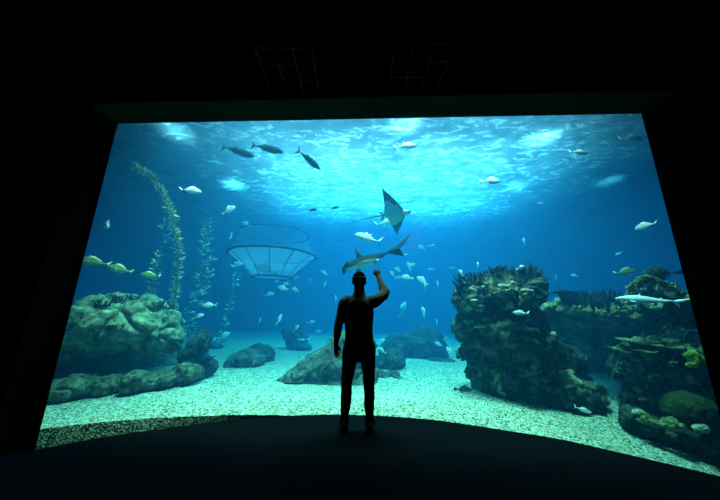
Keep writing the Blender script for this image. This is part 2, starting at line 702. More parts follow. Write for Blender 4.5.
# reef pillar and the reef shelf
R_PILLAR = rock('reef_pillar', [
    (496, 297, 6.1, 38, 24, .8), (515, 292, 6.1, 30, 18, .7), (474, 298, 6.1, 18, 22, .6), (470, 325, 6.2, 18, 16, .6), (500, 330, 6.0, 44, 26, .9), (530, 335, 5.9, 24, 30, .8),
    (476, 352, 6.3, 14, 18, .5), (505, 372, 6.0, 36, 36, .8), (540, 385, 5.8, 36, 26, .8), (500, 398, 5.9, 28, 18, .7), (560, 392, 5.5, 30, 22, .6),
    (463, 355, 6.4, 8, 9, .3), (556, 360, 6.1, 26, 22, .6), (578, 392, 5.6, 22, 20, .6)],
    REEFROCK, 'tall dark reef pillar topped with corals and patched with yellow sponge', voxel=.042, amp=.12, freq=1.7, seed=31, crack=.08, crackf=1.7, fine=.10, finef=4.5, cat='rock')
SHELFROCK = mat_rock('shelf_rock', (0.015, 0.022, 0.012), (0.16, 0.18, 0.09), (0.56, 0.55, 0.28), 1.8)
R_SHELF = rock('reef_shelf', [
    (560, 312, 6.9, 26, 12, 1.0), (590, 315, 6.8, 34, 12, 1.1), (622, 316, 6.7, 30, 13, 1.1), (655, 313, 6.4, 32, 16, 1.1), (690, 310, 6.2, 30, 20, 1.0),
    (600, 315, 8.0, 66, 12, 1.3), (655, 313, 7.8, 50, 14, 1.3), (600, 350, 8.3, 66, 40, .6), (600, 385, 8.3, 66, 40, .6), (650, 300, 6.6, 22, 14, .6)],  # deep rear blobs added as an unseen roof to darken the recess
    SHELFROCK, 'coral-crusted reef shelf jutting out over deep shadow next to the pillar', voxel=.05, amp=.12, freq=1.6, seed=33, crack=.08, crackf=1.8, fine=.10, finef=4.5, cat='rock')
R_FRONT = rock('reef_outcrop', [
    (648, 372, 5.3, 30, 30, .6), (632, 362, 5.3, 18, 20, .5), (665, 360, 5.2, 36, 26, .6), (690, 375, 5.0, 34, 36, .6), (650, 400, 5.2, 26, 22, .5), (665, 395, 5.0, 30, 24, .5), (690, 350, 5.2, 30, 20, .5)],
    REEFROCK, 'dark reef outcrop draped with plates below the shelf at the window edge', voxel=.04, amp=.10, freq=2, seed=35, crack=.06, crackf=2, fine=.09, finef=5, cat='rock')
rock('reef_boulder', [(640, 421, 4.65, 18, 13, .3, -12), (630, 416, 4.7, 10, 10, .3), (658, 428, 4.55, 16, 10, .3, -15)],
     REEFROCK, 'rounded dark boulder at the gravel edge below the reef outcrop', voxel=.025, amp=.06, freq=3, seed=37, crack=.03, crackf=3, fine=.05, finef=8)
rock('reef_boulder', [(685, 432, 4.4, 18, 12, .3, -12), (705, 440, 4.25, 16, 13, .3), (722, 430, 4.3, 18, 18, .3)],
     REEFROCK, 'low dark boulder nearest the window corner under the big brain coral', voxel=.025, amp=.06, freq=3, seed=39, crack=.03, crackf=3, fine=.05, finef=8)
# ------------------------------------------------------------------ the man
MY = 3.43


def pm(u, v, dy=0.0):
    """point of the upright plane the man stands in, seen at (u, v), pushed dy metres towards the glass"""
    d = ray(u, v)
    p = EYE + d * (MY / d.y)
    return Vector((p.x, MY + dy, p.z))


def limb(bm, pts, radii, seg=14, cap=True):
    """tapered tube with rounded ends; radii are r or (r_side, r_depth)"""
    pts = [Vector(p) for p in pts]
    rr = [(r, r) if not isinstance(r, tuple) else r for r in radii]
    P, R = [], []
    n = len(pts)
    for i in range(n - 1):                       # Catmull-Rom style subdivision
        p0 = pts[max(0, i - 1)]; p1 = pts[i]; p2 = pts[i + 1]; p3 = pts[min(n - 1, i + 2)]
        for k in range(4):
            t = k / 4
            q = 0.5 * ((2 * p1) + (p2 - p0) * t + (2 * p0 - 5 * p1 + 4 * p2 - p3) * t * t + (3 * p1 - p0 - 3 * p2 + p3) * t ** 3)
            P.append(q)
            R.append((rr[i][0] * (1 - t) + rr[i + 1][0] * t, rr[i][1] * (1 - t) + rr[i + 1][1] * t))
    P.append(pts[-1])
    R.append(rr[-1])
    if cap:
        for end in (0, -1):
            d = (P[0] - P[1]).normalized() if end == 0 else (P[-1] - P[-2]).normalized()
            r0 = R[end]
            base = P[end].copy()
            for a in (30, 60, 80):
                s, c = math.sin(math.radians(a)), math.cos(math.radians(a))
                q = base + d * min(r0) * s
                if end == 0:
                    P.insert(0, q); R.insert(0, (r0[0] * c, r0[1] * c))
                else:
                    P.append(q); R.append((r0[0] * c, r0[1] * c))
    rings = []
    for i, p in enumerate(P):
        tg = (P[min(len(P) - 1, i + 1)] - P[max(0, i - 1)])
        if tg.length < 1e-9:
            tg = Vector((0, 0, 1))
        tg.normalize()
        dep = Vector((0, 1, 0))
        side = dep.cross(tg)
        if side.length < 0.25:
            side = Vector((1, 0, 0))
        side.normalize()
        dep = tg.cross(side).normalized()
        ring = []
        for k in range(seg):
            a = 2 * math.pi * k / seg
            ring.append(bm.verts.new(p + side * math.cos(a) * R[i][0] + dep * math.sin(a) * R[i][1]))
        rings.append(ring)
    for a, b in zip(rings[:-1], rings[1:]):
        for k in range(seg):
            j = (k + 1) % seg
            bm.faces.new((a[k], a[j], b[j], b[k]))
    bm.faces.new(rings[0][::-1])
    bm.faces.new(rings[-1])


def finish(name, me, mat, parent, origin, wr=0.0, wf=10, seed=0):
    if wr:
        displace(me, wr, wf, seed)
    me.transform(Matrix.Translation(-origin))
    me.name = name
    me.materials.clear()
    me.materials.append(mat)
    me.polygons.foreach_set('use_smooth', [True] * len(me.polygons))
    o = bpy.data.objects.new(name, me)
    COL.objects.link(o)
    o.parent = parent
    return o


def mat_cloth(name, c, c2):
    k = NT(name)
    n = k.noise(k.coords(), 14, 5, 0.7)
    col = k.ramp(n, [(0.35, c), (0.65, c2)])
    w = k.n('TexWave', Scale=160.0, Distortion=1.0)
    k.bsdf(col, 0.95, k.bump(w.outputs[0], 0.15, 0.002), 0.1)
    return k.m


SKIN = plain('skin', (0.11, 0.07, 0.05), 0.6, 0.3)
SHIRT = mat_cloth('shirt_cloth', (0.05, 0.055, 0.045), (0.075, 0.08, 0.065))
TROUS = mat_cloth('trouser_cloth', (0.022, 0.022, 0.02), (0.04, 0.038, 0.032))
HAIR = plain('dark_hair', (0.012, 0.010, 0.008), 0.7, 0.3)
SHOE = plain('shoe_leather', (0.005, 0.005, 0.006), 0.6, 0.3)
SOLE = plain('shoe_sole', (0.008, 0.008, 0.008), 0.8, 0.2)
BANDM = plain('headband_cloth', (0.17, 0.13, 0.12), 0.9, 0.1)

foot = pm(356, 428.5)
ORG = Vector((foot.x, MY, 0))
man = empty('person', ORG)
tag(man, 'man in dark clothes standing on the viewing floor, back turned, pointing up at the shark', 'person')

z0 = 0.0
J = dict(
    pelvis=pm(359, 347), waist=pm(359, 331), chest=pm(359, 313), upch=pm(359, 302), neck=pm(359.2, 295), headb=pm(359.2, 288), headc=pm(359.2, 281.5),
    shL=pm(344.5, 303), elL=pm(338.2, 327, -.03), wrL=pm(336.2, 344, .0), haL=pm(336.4, 348, .005),
    shR=pm(375, 301), elR=pm(385.5, 292, .12), wrR=pm(379.6, 273.5, .27), haR=pm(378.6, 269.2, .29),
    hipL=pm(350.5, 352), knL=pm(346.6, 385, .02), anL=pm(344.8, 416, -.02),
    hipR=pm(367.5, 352), knR=pm(369.2, 385, .02), anR=pm(369.4, 416, -.02))
J['anL'].z = J['anR'].z = 0.10

bm = bmesh.new()
# torso, neck and head
limb(bm, [J['pelvis'], J['waist'], J['chest'], J['upch'], J['neck']], [(.16, .115), (.145, .105), (.175, .125), (.15, .11), (.075, .075)], 20)
limb(bm, [J['neck'] - Vector((0, 0, .03)), J['headb']], [.072, .066], 14)
hc = J['headc']
bmesh.ops.create_icosphere(bm, subdivisions=3, radius=1, matrix=Matrix.Translation(hc + Vector((0, .0, .01))) @ Matrix.Diagonal((.081, .102, .112, 1)))
bmesh.ops.create_icosphere(bm, subdivisions=3, radius=1, matrix=Matrix.Translation(hc + Vector((0, .035, -.055))) @ Matrix.Diagonal((.058, .065, .065, 1)))
for s in (-1, 1):
    bmesh.ops.create_icosphere(bm, subdivisions=2, radius=1, matrix=Matrix.Translation(hc + Vector((s * .084, .005, -.012))) @ Matrix.Diagonal((.009, .020, .032, 1)))
# face: nose, brow, lips, chin (turned towards the tank)
bmesh.ops.create_icosphere(bm, subdivisions=2, radius=1, matrix=Matrix.Translation(hc + Vector((0, .103, -.022))) @ Matrix.Diagonal((.014, .018, .024, 1)))
bmesh.ops.create_icosphere(bm, subdivisions=2, radius=1, matrix=Matrix.Translation(hc + Vector((0, .088, .018))) @ Matrix.Diagonal((.052, .014, .010, 1)))
bmesh.ops.create_icosphere(bm, subdivisions=2, radius=1, matrix=Matrix.Translation(hc + Vector((0, .095, -.062))) @ Matrix.Diagonal((.024, .010, .008, 1)))
bmesh.ops.create_icosphere(bm, subdivisions=2, radius=1, matrix=Matrix.Translation(hc + Vector((0, .086, -.096))) @ Matrix.Diagonal((.026, .020, .018, 1)))
# arms
limb(bm, [J['shL'] + Vector((.05, 0, .0)), J['shL'], (J['shL'] + J['elL']) / 2, J['elL'], (J['elL'] + J['wrL']) / 2, J['wrL'], J['haL']],
     [.06, .062, .052, .044, .042, .030, .028], 14)
limb(bm, [J['shR'] - Vector((.06, 0, .01)), J['shR'], (J['shR'] + J['elR']) / 2, J['elR'], (J['elR'] + J['wrR']) / 2, J['wrR'], J['haR']],
     [.06, .062, .054, .046, .042, .030, .028], 14)
# legs
for s in ('L', 'R'):
    h, k_n, a = J['hip' + s], J['kn' + s], J['an' + s]
    limb(bm, [h + Vector((0, 0, .04)), h, (h + k_n) / 2, k_n, k_n * .66 + a * .34, a, Vector((a.x, a.y - .01, .05))],
         [.085, .088, .068, .054, .05, .036, .038], 16)
    sgn = -1 if s == 'L' else 1
    limb(bm, [Vector((a.x, a.y - .06, .045)), Vector((a.x + sgn * .01, a.y + .06, .045)), Vector((a.x + sgn * .035, a.y + .17, .03))], [(.034, .04), (.042, .04), (.036, .025)], 12)


def hand(bm, wr, palm_dir, across, normal, fingers, thumb_side):
    """palm, four separate fingers and a thumb; fingers: list of (length, [bend degrees])"""
    palm_dir = palm_dir.normalized()
    across = (across - palm_dir * across.dot(palm_dir)).normalized()
    normal = palm_dir.cross(across).normalized() * (1 if palm_dir.cross(across).dot(normal) > 0 else -1)
    for i in range(4):
        o = (i - 1.5) * .019
        limb(bm, [wr + across * o * .6, wr + palm_dir * .045 + across * o * .9, wr + palm_dir * .088 + across * o], [.015, .0155, .012], 10)
    for i, (L, bends) in enumerate(fingers):
        o = (i - 1.5) * .020
        p = wr + palm_dir * .082 + across * o
        d = palm_dir + across * (i - 1.5) * .05
        d.normalize()
        pts = [p]
        ang = 0
        for seg_l, b in zip((.45, .31, .24), bends):
            ang += b
            dd = (d * math.cos(math.radians(ang)) + normal * math.sin(math.radians(ang))).normalized()
            p = p + dd * L * seg_l
            pts.append(p)
        limb(bm, pts, [.0098, .0092, .0085, .0072], 10)
    b = wr + palm_dir * .022 + across * thumb_side * .026
    td = (palm_dir * .75 + across * thumb_side * .6 + normal * .35).normalized()
    limb(bm, [b, b + td * .04, b + td * .04 + (palm_dir * .9 + normal * .3 + across * thumb_side * .1).normalized() * .034,
              b + td * .04 + (palm_dir * .9 + normal * .4 + across * thumb_side * .0).normalized() * .058], [.014, .0125, .0105, .008], 10)


hand(bm, J['wrL'], Vector((.02, .10, -1)), Vector((-.55, -.83, 0)), Vector((.83, -.55, 0)),
     [(.062, [28, 30, 18]), (.078, [24, 28, 18]), (.084, [20, 26, 16]), (.076, [16, 22, 14])][::1], 1 * -1)
hand(bm, J['wrR'], Vector((-.16, .30, 1)), Vector((-1, .0, 0)), Vector((0, 1, .0)),
     [(.060, [70, 80, 40]), (.078, [68, 82, 40]), (.084, [62, 80, 40]), (.078, [10, 12, 8])], 1)
me = fuse(bm, 0.0055, 3)
finish('body', me, SKIN, man, ORG)

# shirt
bm = bmesh.new()
limb(bm, [pm(359, 349), pm(359, 340), J['waist'], J['chest'], J['upch'], pm(359.2, 297.5)],
     [(.182, .135), (.172, .132), (.167, .128), (.185, .145), (.165, .13), (.09, .09)], 24)
limb(bm, [J['shL'] + Vector((.08, 0, .02)), J['shL'], (J['shL'] + J['elL']) / 2, J['elL'], (J['elL'] * .35 + J['wrL'] * .65)],
     [.075, .074, .060, .052, .045], 16)
limb(bm, [J['shR'] - Vector((.09, 0, .03)), J['shR'], (J['shR'] + J['elR']) / 2 - Vector((0, 0, .012)), J['elR'], J['elR'] * .62 + J['wrR'] * .38],
     [.080, .078, .074, .066, .052], 16)
shirt = finish('shirt', fuse(bm, 0.009, 4), SHIRT, man, ORG, .008, 9, 3)
bm = bmesh.new()
limb(bm, [pm(359.2, 297.8), pm(359.2, 294.2)], [(.088, .088), (.074, .076)], 24)
finish('collar', fuse(bm, 0.006, 2), SHIRT, shirt, Vector((0, 0, 0)), .003, 20, 5)
bm = bmesh.new()
d = (J['wrR'] - J['elR'])
c0 = J['elR'] + d * .36
limb(bm, [c0, c0 + d.normalized() * .035], [.058, .056], 18)
finish('sleeve_cuff', fuse(bm, 0.006, 2), SHIRT, shirt, Vector((0, 0, 0)), .003, 20, 6)

# trousers
bm = bmesh.new()
limb(bm, [pm(359, 337.5), pm(359, 343), pm(359, 350)], [(.165, .125), (.182, .142), (.172, .14)], 24)
for s in ('L', 'R'):
    h, k_n, a = J['hip' + s], J['kn' + s], J['an' + s]
    limb(bm, [h + Vector((0, 0, .05)), h - Vector((0, 0, .02)), (h + k_n) / 2, k_n, (k_n + a) / 2, a + Vector((0, 0, .06)), a + Vector((0, 0, -.005))],
         [.095, .100, .080, .066, .060, .046, .044], 18)
tr = finish('trousers', fuse(bm, 0.009, 3), TROUS, man, ORG, .007, 8, 9)
for s in (-1, 1):
    p = pm(359 + s * 7.5, 351)
    bm = bmesh.new()
    add_box(bm, p.x - .055, p.x + .055, p.y - .152, p.y - .140, p.z - .07, p.z + .06)
    bmesh.ops.bevel(bm, geom=bm.edges[:], offset=.006, segments=2, affect='EDGES')
    o = bm_obj('back_pocket', bm, TROUS, tr)
    o.data.transform(Matrix.Translation(-ORG))

# shoes
for s in ('L', 'R'):
    a = J['an' + s]
    sgn = -1 if s == 'L' else 1
    bm = bmesh.new()
    limb(bm, [Vector((a.x, a.y - .075, .055)), Vector((a.x, a.y - .02, .062)), Vector((a.x + sgn * .015, a.y + .08, .052)), Vector((a.x + sgn * .04, a.y + .195, .04))],
         [(.040, .045), (.046, .052), (.050, .040), (.040, .026)], 16)
    limb(bm, [Vector((a.x, a.y - .01, .07)), Vector((a.x, a.y - .01, .115))], [.050, .050], 16)
    me = fuse(bm, 0.006, 2)
    sh = finish('shoe', me, SHOE, man, ORG)
    bm = bmesh.new()
    ring = []
    for k in range(28):
        q = 2 * math.pi * k / 28
        yy = math.cos(q) * .15
        w = .048 * (1 - .18 * math.cos(q)) * abs(math.sin(q)) ** .8 * (1 if math.sin(q) > 0 else -1)
        ring.append((a.x + w + sgn * (.02 + yy * .13), a.y + .06 + yy))
    lo = [bm.verts.new((x, y, .002)) for x, y in ring]
    hi = [bm.verts.new((x, y, .026)) for x, y in ring]
    bm.faces.new(lo)
    bm.faces.new(hi[::-1])
    for k in range(28):
        j = (k + 1) % 28
        bm.faces.new((lo[k], hi[k], hi[j], lo[j]))
    bmesh.ops.recalc_face_normals(bm, faces=bm.faces[:])
    so = bm_obj('sole', bm, SOLE, sh)
    so.data.transform(Matrix.Translation(-ORG))

# hair cap and head band
bm = bmesh.new()
bmesh.ops.create_icosphere(bm, subdivisions=5, radius=1, matrix=Matrix.Translation(hc + Vector((0, -.006, .022))) @ Matrix.Diagonal((.088, .108, .110, 1)))
cut = hc.z - .035
for v in list(bm.verts):
    if v.co.z < cut + max(0.0, (v.co.y - hc.y)) * .95:
        bm.verts.remove(v)
me = bpy.data.meshes.new('hair')
bm.to_mesh(me)
bm.free()
finish('hair', me, HAIR, man, ORG, .004, 30, 4)
bm = bmesh.new()
N = 40
rings = []
for (dz, rx, ry) in ((-.012, .082, .102), (-.010, .087, .109), (.008, .0855, .1075), (.010, .080, .102)):
    rings.append([bm.verts.new(hc + Vector((rx * math.cos(2 * math.pi * k / N), -.006 + ry * math.sin(2 * math.pi * k / N), .060 + dz + .018 * math.sin(2 * math.pi * k / N))))
                  for k in range(N)])
for a, b in zip(rings[:-1], rings[1:]):
    for k in range(N):
        bm.faces.new((a[k], a[(k + 1) % N], b[(k + 1) % N], b[k]))
me = bpy.data.meshes.new('headband')
bm.to_mesh(me)
bm.free()
finish('headband', me, BANDM, man, ORG)
# ------------------------------------------------------------------ fish, shark, ray


def mat_fish(name, back, side, belly, z_lo, z_hi, rough=0.35, mottled=0.0):
    """countershaded scales: the skin itself is dark on the back and pale on the belly"""
    k = NT(name)
    c = k.coords()
    sep = k.n('SeparateXYZ')
    k.set(sep.inputs[0], c)
    mr = k.n('MapRange')
    k.set(mr.inputs['Value'], sep.outputs[2])
    mr.inputs['From Min'].default_value = z_lo
    mr.inputs['From Max'].default_value = z_hi
    nz = k.noise(c, 30, 3)
    ad = k.n('Math', operation='MULTIPLY_ADD')
    k.set(ad.inputs[0], nz)
    ad.inputs[1].default_value = 0.25
    k.set(ad.inputs[2], mr.outputs[0])
    col = k.ramp(ad.outputs[0], [(0.25, belly), (0.55, side), (0.95, back)])
    if mottled:
        m = k.ramp(k.noise(c, 12, 4), [(0.42, (0.5, 0.5, 0.5)), (0.58, (1, 1, 1))])
        col = k.mix(mottled, col, m, 'MULTIPLY')
    k.bsdf(col, rough, None, 0.5)
    return k.m


SILVER = mat_fish('silver_scales', (0.50, 0.56, 0.55), (0.88, 0.90, 0.84), (0.95, 0.95, 0.9), -.25, .25)
STEEL = mat_fish('steel_scales', (0.008, 0.012, 0.014), (0.03, 0.045, 0.04), (0.12, 0.15, 0.13), -.20, .02)
GOLD = mat_fish('golden_scales', (0.14, 0.20, 0.08), (0.36, 0.40, 0.20), (0.55, 0.58, 0.36), -.22, .2)
DARKF = mat_fish('dark_scales', (0.02, 0.04, 0.025), (0.07, 0.12, 0.07), (0.2, 0.28, 0.18), -.2, .2, .5, .6)
FIN_PALE = plain('pale_fin', (0.66, 0.70, 0.62), 0.6, 0.3)
FIN_GOLD = plain('golden_fin', (0.55, 0.55, 0.26), 0.6, 0.3)
FIN_DARK = plain('dark_fin', (0.012, 0.016, 0.018), 0.6, 0.3)
EYE_M = plain('fish_eye', (0.01, 0.01, 0.01), 0.15, 0.6)


def interp(tab, x):
    for (x0, y0), (x1, y1) in zip(tab[:-1], tab[1:]):
        if x <= x1:
            k = (x - x0) / (x1 - x0) if x1 > x0 else 0
            k = k * k * (3 - 2 * k) if False else k
            return y0 + (y1 - y0) * k
    return tab[-1][1]


def body_mesh(name, top, bot, wid, n=22, seg=14, bend=0.0):
    """fish body along x (nose at +0.5, tail root at -0.5); top / bot / wid are tables over x"""
    verts, faces = [], []
    for i in range(n + 1):
        x = 0.5 - i / n
        tz, bz, w = interp(top, -x), interp(bot, -x), interp(wid, -x)
        yb = bend * (max(0, -x + .1)) ** 2
        for k in range(seg):
            a = 2 * math.pi * k / seg
            ca, sa = math.cos(a), math.sin(a)
            z = (tz if sa > 0 else -bz) * abs(sa) ** 0.9 * (1 if sa > 0 else -1) * (1 if sa > 0 else -1)
            z = tz * sa if sa > 0 else -bz * sa
            verts.append((x, w * ca + yb, z))
    for i in range(n):
        for k in range(seg):
            j = (k + 1) % seg
            faces.append((i * seg + k, i * seg + j, (i + 1) * seg + j, (i + 1) * seg + k))
    faces.append(tuple(range(seg))[::-1])
    faces.append(tuple(n * seg + k for k in range(seg)))
    return verts, faces


def fin_mesh(outline, thick=0.008, plane='xz', origin=(0, 0, 0), tilt=0.0):
    """closed fin outline -> thin lens-shaped solid; tilt turns it round the x axis"""
    pts = [Vector((x, 0, z)) for x, z in outline]
    c = sum(pts, Vector()) / len(pts)
    verts = []
    for p in pts:
        verts.append(p)
    verts.append(c + Vector((0, thick, 0)))
    verts.append(c - Vector((0, thick, 0)))
    n = len(pts)
    faces = []
    for i in range(n):
        j = (i + 1) % n
        faces.append((i, j, n))
        faces.append((j, i, n + 1))
    R = Matrix.Rotation(tilt, 4, 'X')
    o = Vector(origin)
    return [R @ v + o for v in verts], faces


KINDS_F = {}


def fish_kind(key, top, bot, wid, tail, dorsal, anal, pect, mat, fin, eye=(.40, .03, .018), bend=0.0):
    KINDS_F[key] = dict(body=body_mesh(key, top, bot, wid, bend=bend), tail=tail, dorsal=dorsal, anal=anal, pect=pect, mat=mat, fin=fin, eye=eye, wid=wid, bend=bend, cache={})


P_BREAM_T = [(-.5, .0), (-.46, .06), (-.38, .14), (-.25, .21), (-.1, .235), (.05, .21), (.2, .15), (.35, .075), (.45, .04), (.5, .035)]
P_BREAM_B = [(-.5, .0), (-.46, -.05), (-.38, -.11), (-.2, -.18), (0, -.19), (.15, -.16), (.3, -.08), (.45, -.035), (.5, -.03)]
P_BREAM_W = [(-.5, .0), (-.46, .03), (-.35, .075), (-.15, .09), (.1, .075), (.3, .04), (.5, .012)]
T_FORK = [(-.47, 0), (-.54, .05), (-.72, .20), (-.70, .16), (-.60, .0), (-.69, -.16), (-.71, -.19), (-.54, -.05)]
T_LUNATE = [(-.47, .0), (-.52, .02), (-.66, .22), (-.69, .24), (-.60, .02), (-.60, -.02), (-.68, -.22), (-.65, -.2), (-.52, -.02)]
D_LONG = [(.22, .20), (.12, .29), (-.02, .29), (-.18, .22), (-.32, .13), (-.36, .08), (-.2, .12), (.0, .18)]
A_SHORT = [(-.08, -.15), (-.12, -.24), (-.22, -.2), (-.34, -.10), (-.34, -.06), (-.2, -.1)]
PEC = [(.22, .02), (.14, -.02), (.02, -.10), (.02, -.06), (.1, .03)]
fish_kind('bream', P_BREAM_T, P_BREAM_B, P_BREAM_W, T_FORK, D_LONG, A_SHORT, PEC, SILVER, FIN_PALE, bend=.25)
fish_kind('golden', P_BREAM_T, P_BREAM_B, P_BREAM_W, T_FORK, D_LONG, A_SHORT, PEC, GOLD, FIN_GOLD)
P_TUNA_T = [(-.5, .0), (-.45, .04), (-.35, .085), (-.15, .125), (.05, .12), (.25, .075), (.42, .025), (.5, .014)]
P_TUNA_B = [(-.5, .0), (-.45, -.035), (-.35, -.075), (-.15, -.12), (.05, -.11), (.25, -.065), (.42, -.022), (.5, -.012)]
P_TUNA_W = [(-.5, .0), (-.45, .035), (-.3, .075), (-.1, .09), (.1, .08), (.3, .04), (.5, .012)]
D_TUNA = [(.10, .115), (.06, .19), (.02, .165), (-.08, .125), (-.16, .11), (-.2, .18), (-.24, .10), (-.1, .1)]
A_TUNA = [(-.16, -.10), (-.23, -.18), (-.25, -.09)]
fish_kind('tuna', [(x, z * 1.25) for x, z in P_TUNA_T], [(x, z * 1.25) for x, z in P_TUNA_B], P_TUNA_W, T_LUNATE, D_TUNA, A_TUNA, PEC, STEEL, FIN_DARK, eye=(.42, .02, .014))
fish_kind('jack', [(x, z * 1.35) for x, z in P_TUNA_T], [(x, z * 1.35) for x, z in P_TUNA_B], P_TUNA_W, T_LUNATE,
          [(x, z * 1.3) for x, z in D_TUNA], [(x, z * 1.3) for x, z in A_TUNA], PEC, SILVER, FIN_PALE, eye=(.42, .025, .016), bend=.2)
fish_kind('grouper', [(x, z * .8) for x, z in P_BREAM_T], [(x, z * .9) for x, z in P_BREAM_B], P_BREAM_W,
          [(-.47, 0), (-.54, .06), (-.68, .12), (-.70, .0), (-.68, -.12), (-.54, -.06)], D_LONG, A_SHORT, PEC, DARKF, FIN_DARK)


def cached(kd, key, build):
    if key not in kd['cache']:
        me = bpy.data.meshes.new(key)
        v, f = build()
        me.from_pydata([tuple(p) for p in v], [], f)
        me.update()
        me.polygons.foreach_set('use_smooth', [True] * len(me.polygons))
        kd['cache'][key] = me
    return kd['cache'][key]


def face_dir(p, ang, yaw, roll=0.0):
    """rotation: heading ang degrees anticlockwise from 'rightwards' as the viewer sees it, turned yaw degrees away"""
    r, u, f = view_frame(p)
    a, y = math.radians(ang), math.radians(yaw)
    h = ((r * math.cos(a) + u * math.sin(a)) * math.cos(y) + f * math.sin(y)).normalized()
    z = Vector((0, 0, 1))
    z = z - h * z.dot(h)
    if z.length < 0.3:
        z = r - h * r.dot(h)
    z.normalize()
    yv = z.cross(h).normalized()
    m = Matrix((h, yv, z)).transposed().to_4x4()
    return m @ Matrix.Rotation(math.radians(roll), 4, 'X')


def fish(kind, name, u, v, t, px, ang, yaw, label, cat='fish', group=None, roll=0.0, detail=True):
    kd = KINDS_F[kind]
    p = at(u, v, t)
    L = px * t / F_PX / max(.35, abs(math.cos(math.radians(yaw)))) / 1.2
    root = empty(name, p)
    root.matrix_world = Matrix.Translation(p) @ face_dir(p, ang, yaw, roll) @ Matrix.Translation((0.1 * L, 0, 0)) @ Matrix.Scale(L, 4)
    tag(root, label, cat, group)

    def part(nm, key, build, mat):
        me = cached(kd, key, build)
        if not me.materials:
            me.materials.append(mat)
        o = bpy.data.objects.new(nm, me)
        COL.objects.link(o)
        o.parent = root
        return o
    part('body', kind + '_body', lambda: kd['body'], kd['mat'])
    tb = kd['bend'] * .36

    def tail():
        vs, fs = fin_mesh(kd['tail'], .012)
        return [Vector((q.x, q.y + kd['bend'] * (max(0, -q.x + .1)) ** 2, q.z)) for q in vs], fs
    part('tail_fin', kind + '_tail', tail, kd['fin'])
    if detail:
        part('dorsal_fin', kind + '_dorsal', lambda: fin_mesh(kd['dorsal'], .008), kd['fin'])
        part('anal_fin', kind + '_anal', lambda: fin_mesh(kd['anal'], .008), kd['fin'])
        for s in (-1, 1):
            part('pectoral_fin', kind + '_pec%d' % s, lambda: fin_mesh(kd['pect'], .006, origin=(0, s * interp(kd['wid'], -.15) * 1.0, -.02), tilt=-s * .5), kd['fin'])
            ex, ez, er = kd['eye']

            def eyeb():
                b = bmesh.new()
                bmesh.ops.create_icosphere(b, subdivisions=2, radius=er, matrix=Matrix.Translation((ex, s * (interp(kd['wid'], -ex) * .93), ez)))
                vs = [q.co.copy() for q in b.verts]
                fs = [[q.index for q in f_.verts] for f_ in b.faces]
                b.free()
                return vs, fs
            part('eye', kind + '_eye%d' % s, eyeb, EYE_M)
    return root


TU = 'three dark tuna under the surface'
fish('tuna', 'tuna', 238, 151.5, 6.8, 32, -4, 5, 'dark tuna swimming under the rippled surface, last of a line of three', group=TU)
fish('tuna', 'tuna', 267, 148.5, 6.8, 32, -1, -5, 'dark tuna level in the middle of a line of three under the surface', group=TU)
fish('tuna', 'tuna', 308.5, 159.5, 6.7, 30, -34, 12, 'steel-grey tuna nosing downwards at the head of a line of three', group=TU)
fish('jack', 'jack_fish', 406, 146, 7.6, 24, -2, 20, 'pale silver fish swimming under the bright lamp glow at the top of the window')
fish('bream', 'bream', 191, 190.5, 6.5, 19, 4, 15, 'bright white bream beside the top of the leafy kelp strand')
fish('bream', 'bream', 229, 210, 8.0, 15, 42, 20, 'white bream tilted nose up above the net basket')
fish('bream', 'bream', 490.5, 181, 7.0, 17, -14, 35, 'small pale bream alone under the surface above the reef pillar')
fish('jack', 'jack_fish', 579, 152.5, 6.5, 15, -30, 40, 'thin white fish with raised tail near the bright lamp patch')
fish('bream', 'bream', 632, 138.5, 6.4, 17, -35, 45, 'pale fish turning in the upper window corner', group=None)
fish('bream', 'bream', 646.5, 226, 5.2, 18, 188, 25, 'white bream high above the round brain coral near the window edge')
fish('bream', 'bream', 541, 203, 10, 6, 170, 20, 'tiny white fish alone in open blue water above the reef', detail=False)
GB = 'golden bream above the mossy boulder'
fish('golden', 'bream', 94.5, 262.5, 5.8, 25, 176, 10, 'greenish bream nearest the window edge of three above the mossy boulder', group=GB)
fish('golden', 'bream', 120.5, 269.5, 5.9, 21, 170, -15, 'greenish bream in the middle of three above the mossy boulder', group=GB)
fish('golden', 'bream', 150.5, 275.5, 6.1, 17, 178, -10, 'greenish bream nearest the kelp strand of three above the mossy boulder', group=GB)
fish('bream', 'bream', 107.5, 226, 6.5, 9, 190, 80, 'small pale fish seen head on in dark water above three greenish bream')
fish('grouper', 'dark_fish', 265.5, 269.5, 11.0, 24, 165, 30, 'dark greenish fish against the lower ring of the net basket')
fish('bream', 'bream', 237, 264.5, 9.5, 11, 12, 30, 'pale bream just below the rim of the net basket')
fish('jack', 'jack_fish', 368, 238.5, 7.6, 29, 162, 10, 'silver fish swimming between the shark and the ray')
fish('jack', 'jack_fish', 386, 222.5, 8.4, 22, 10, 20, 'pale forked-tail fish half hidden below the wing of the ray')
fish('tuna', 'dark_fish', 334, 208, 8, 10, 15, 20, 'small dark fish silhouette under the glittering patch beside the ray')
fish('tuna', 'dark_fish', 312, 210, 8, 10, 12, 20, 'small dark fish silhouette above the net basket edge')

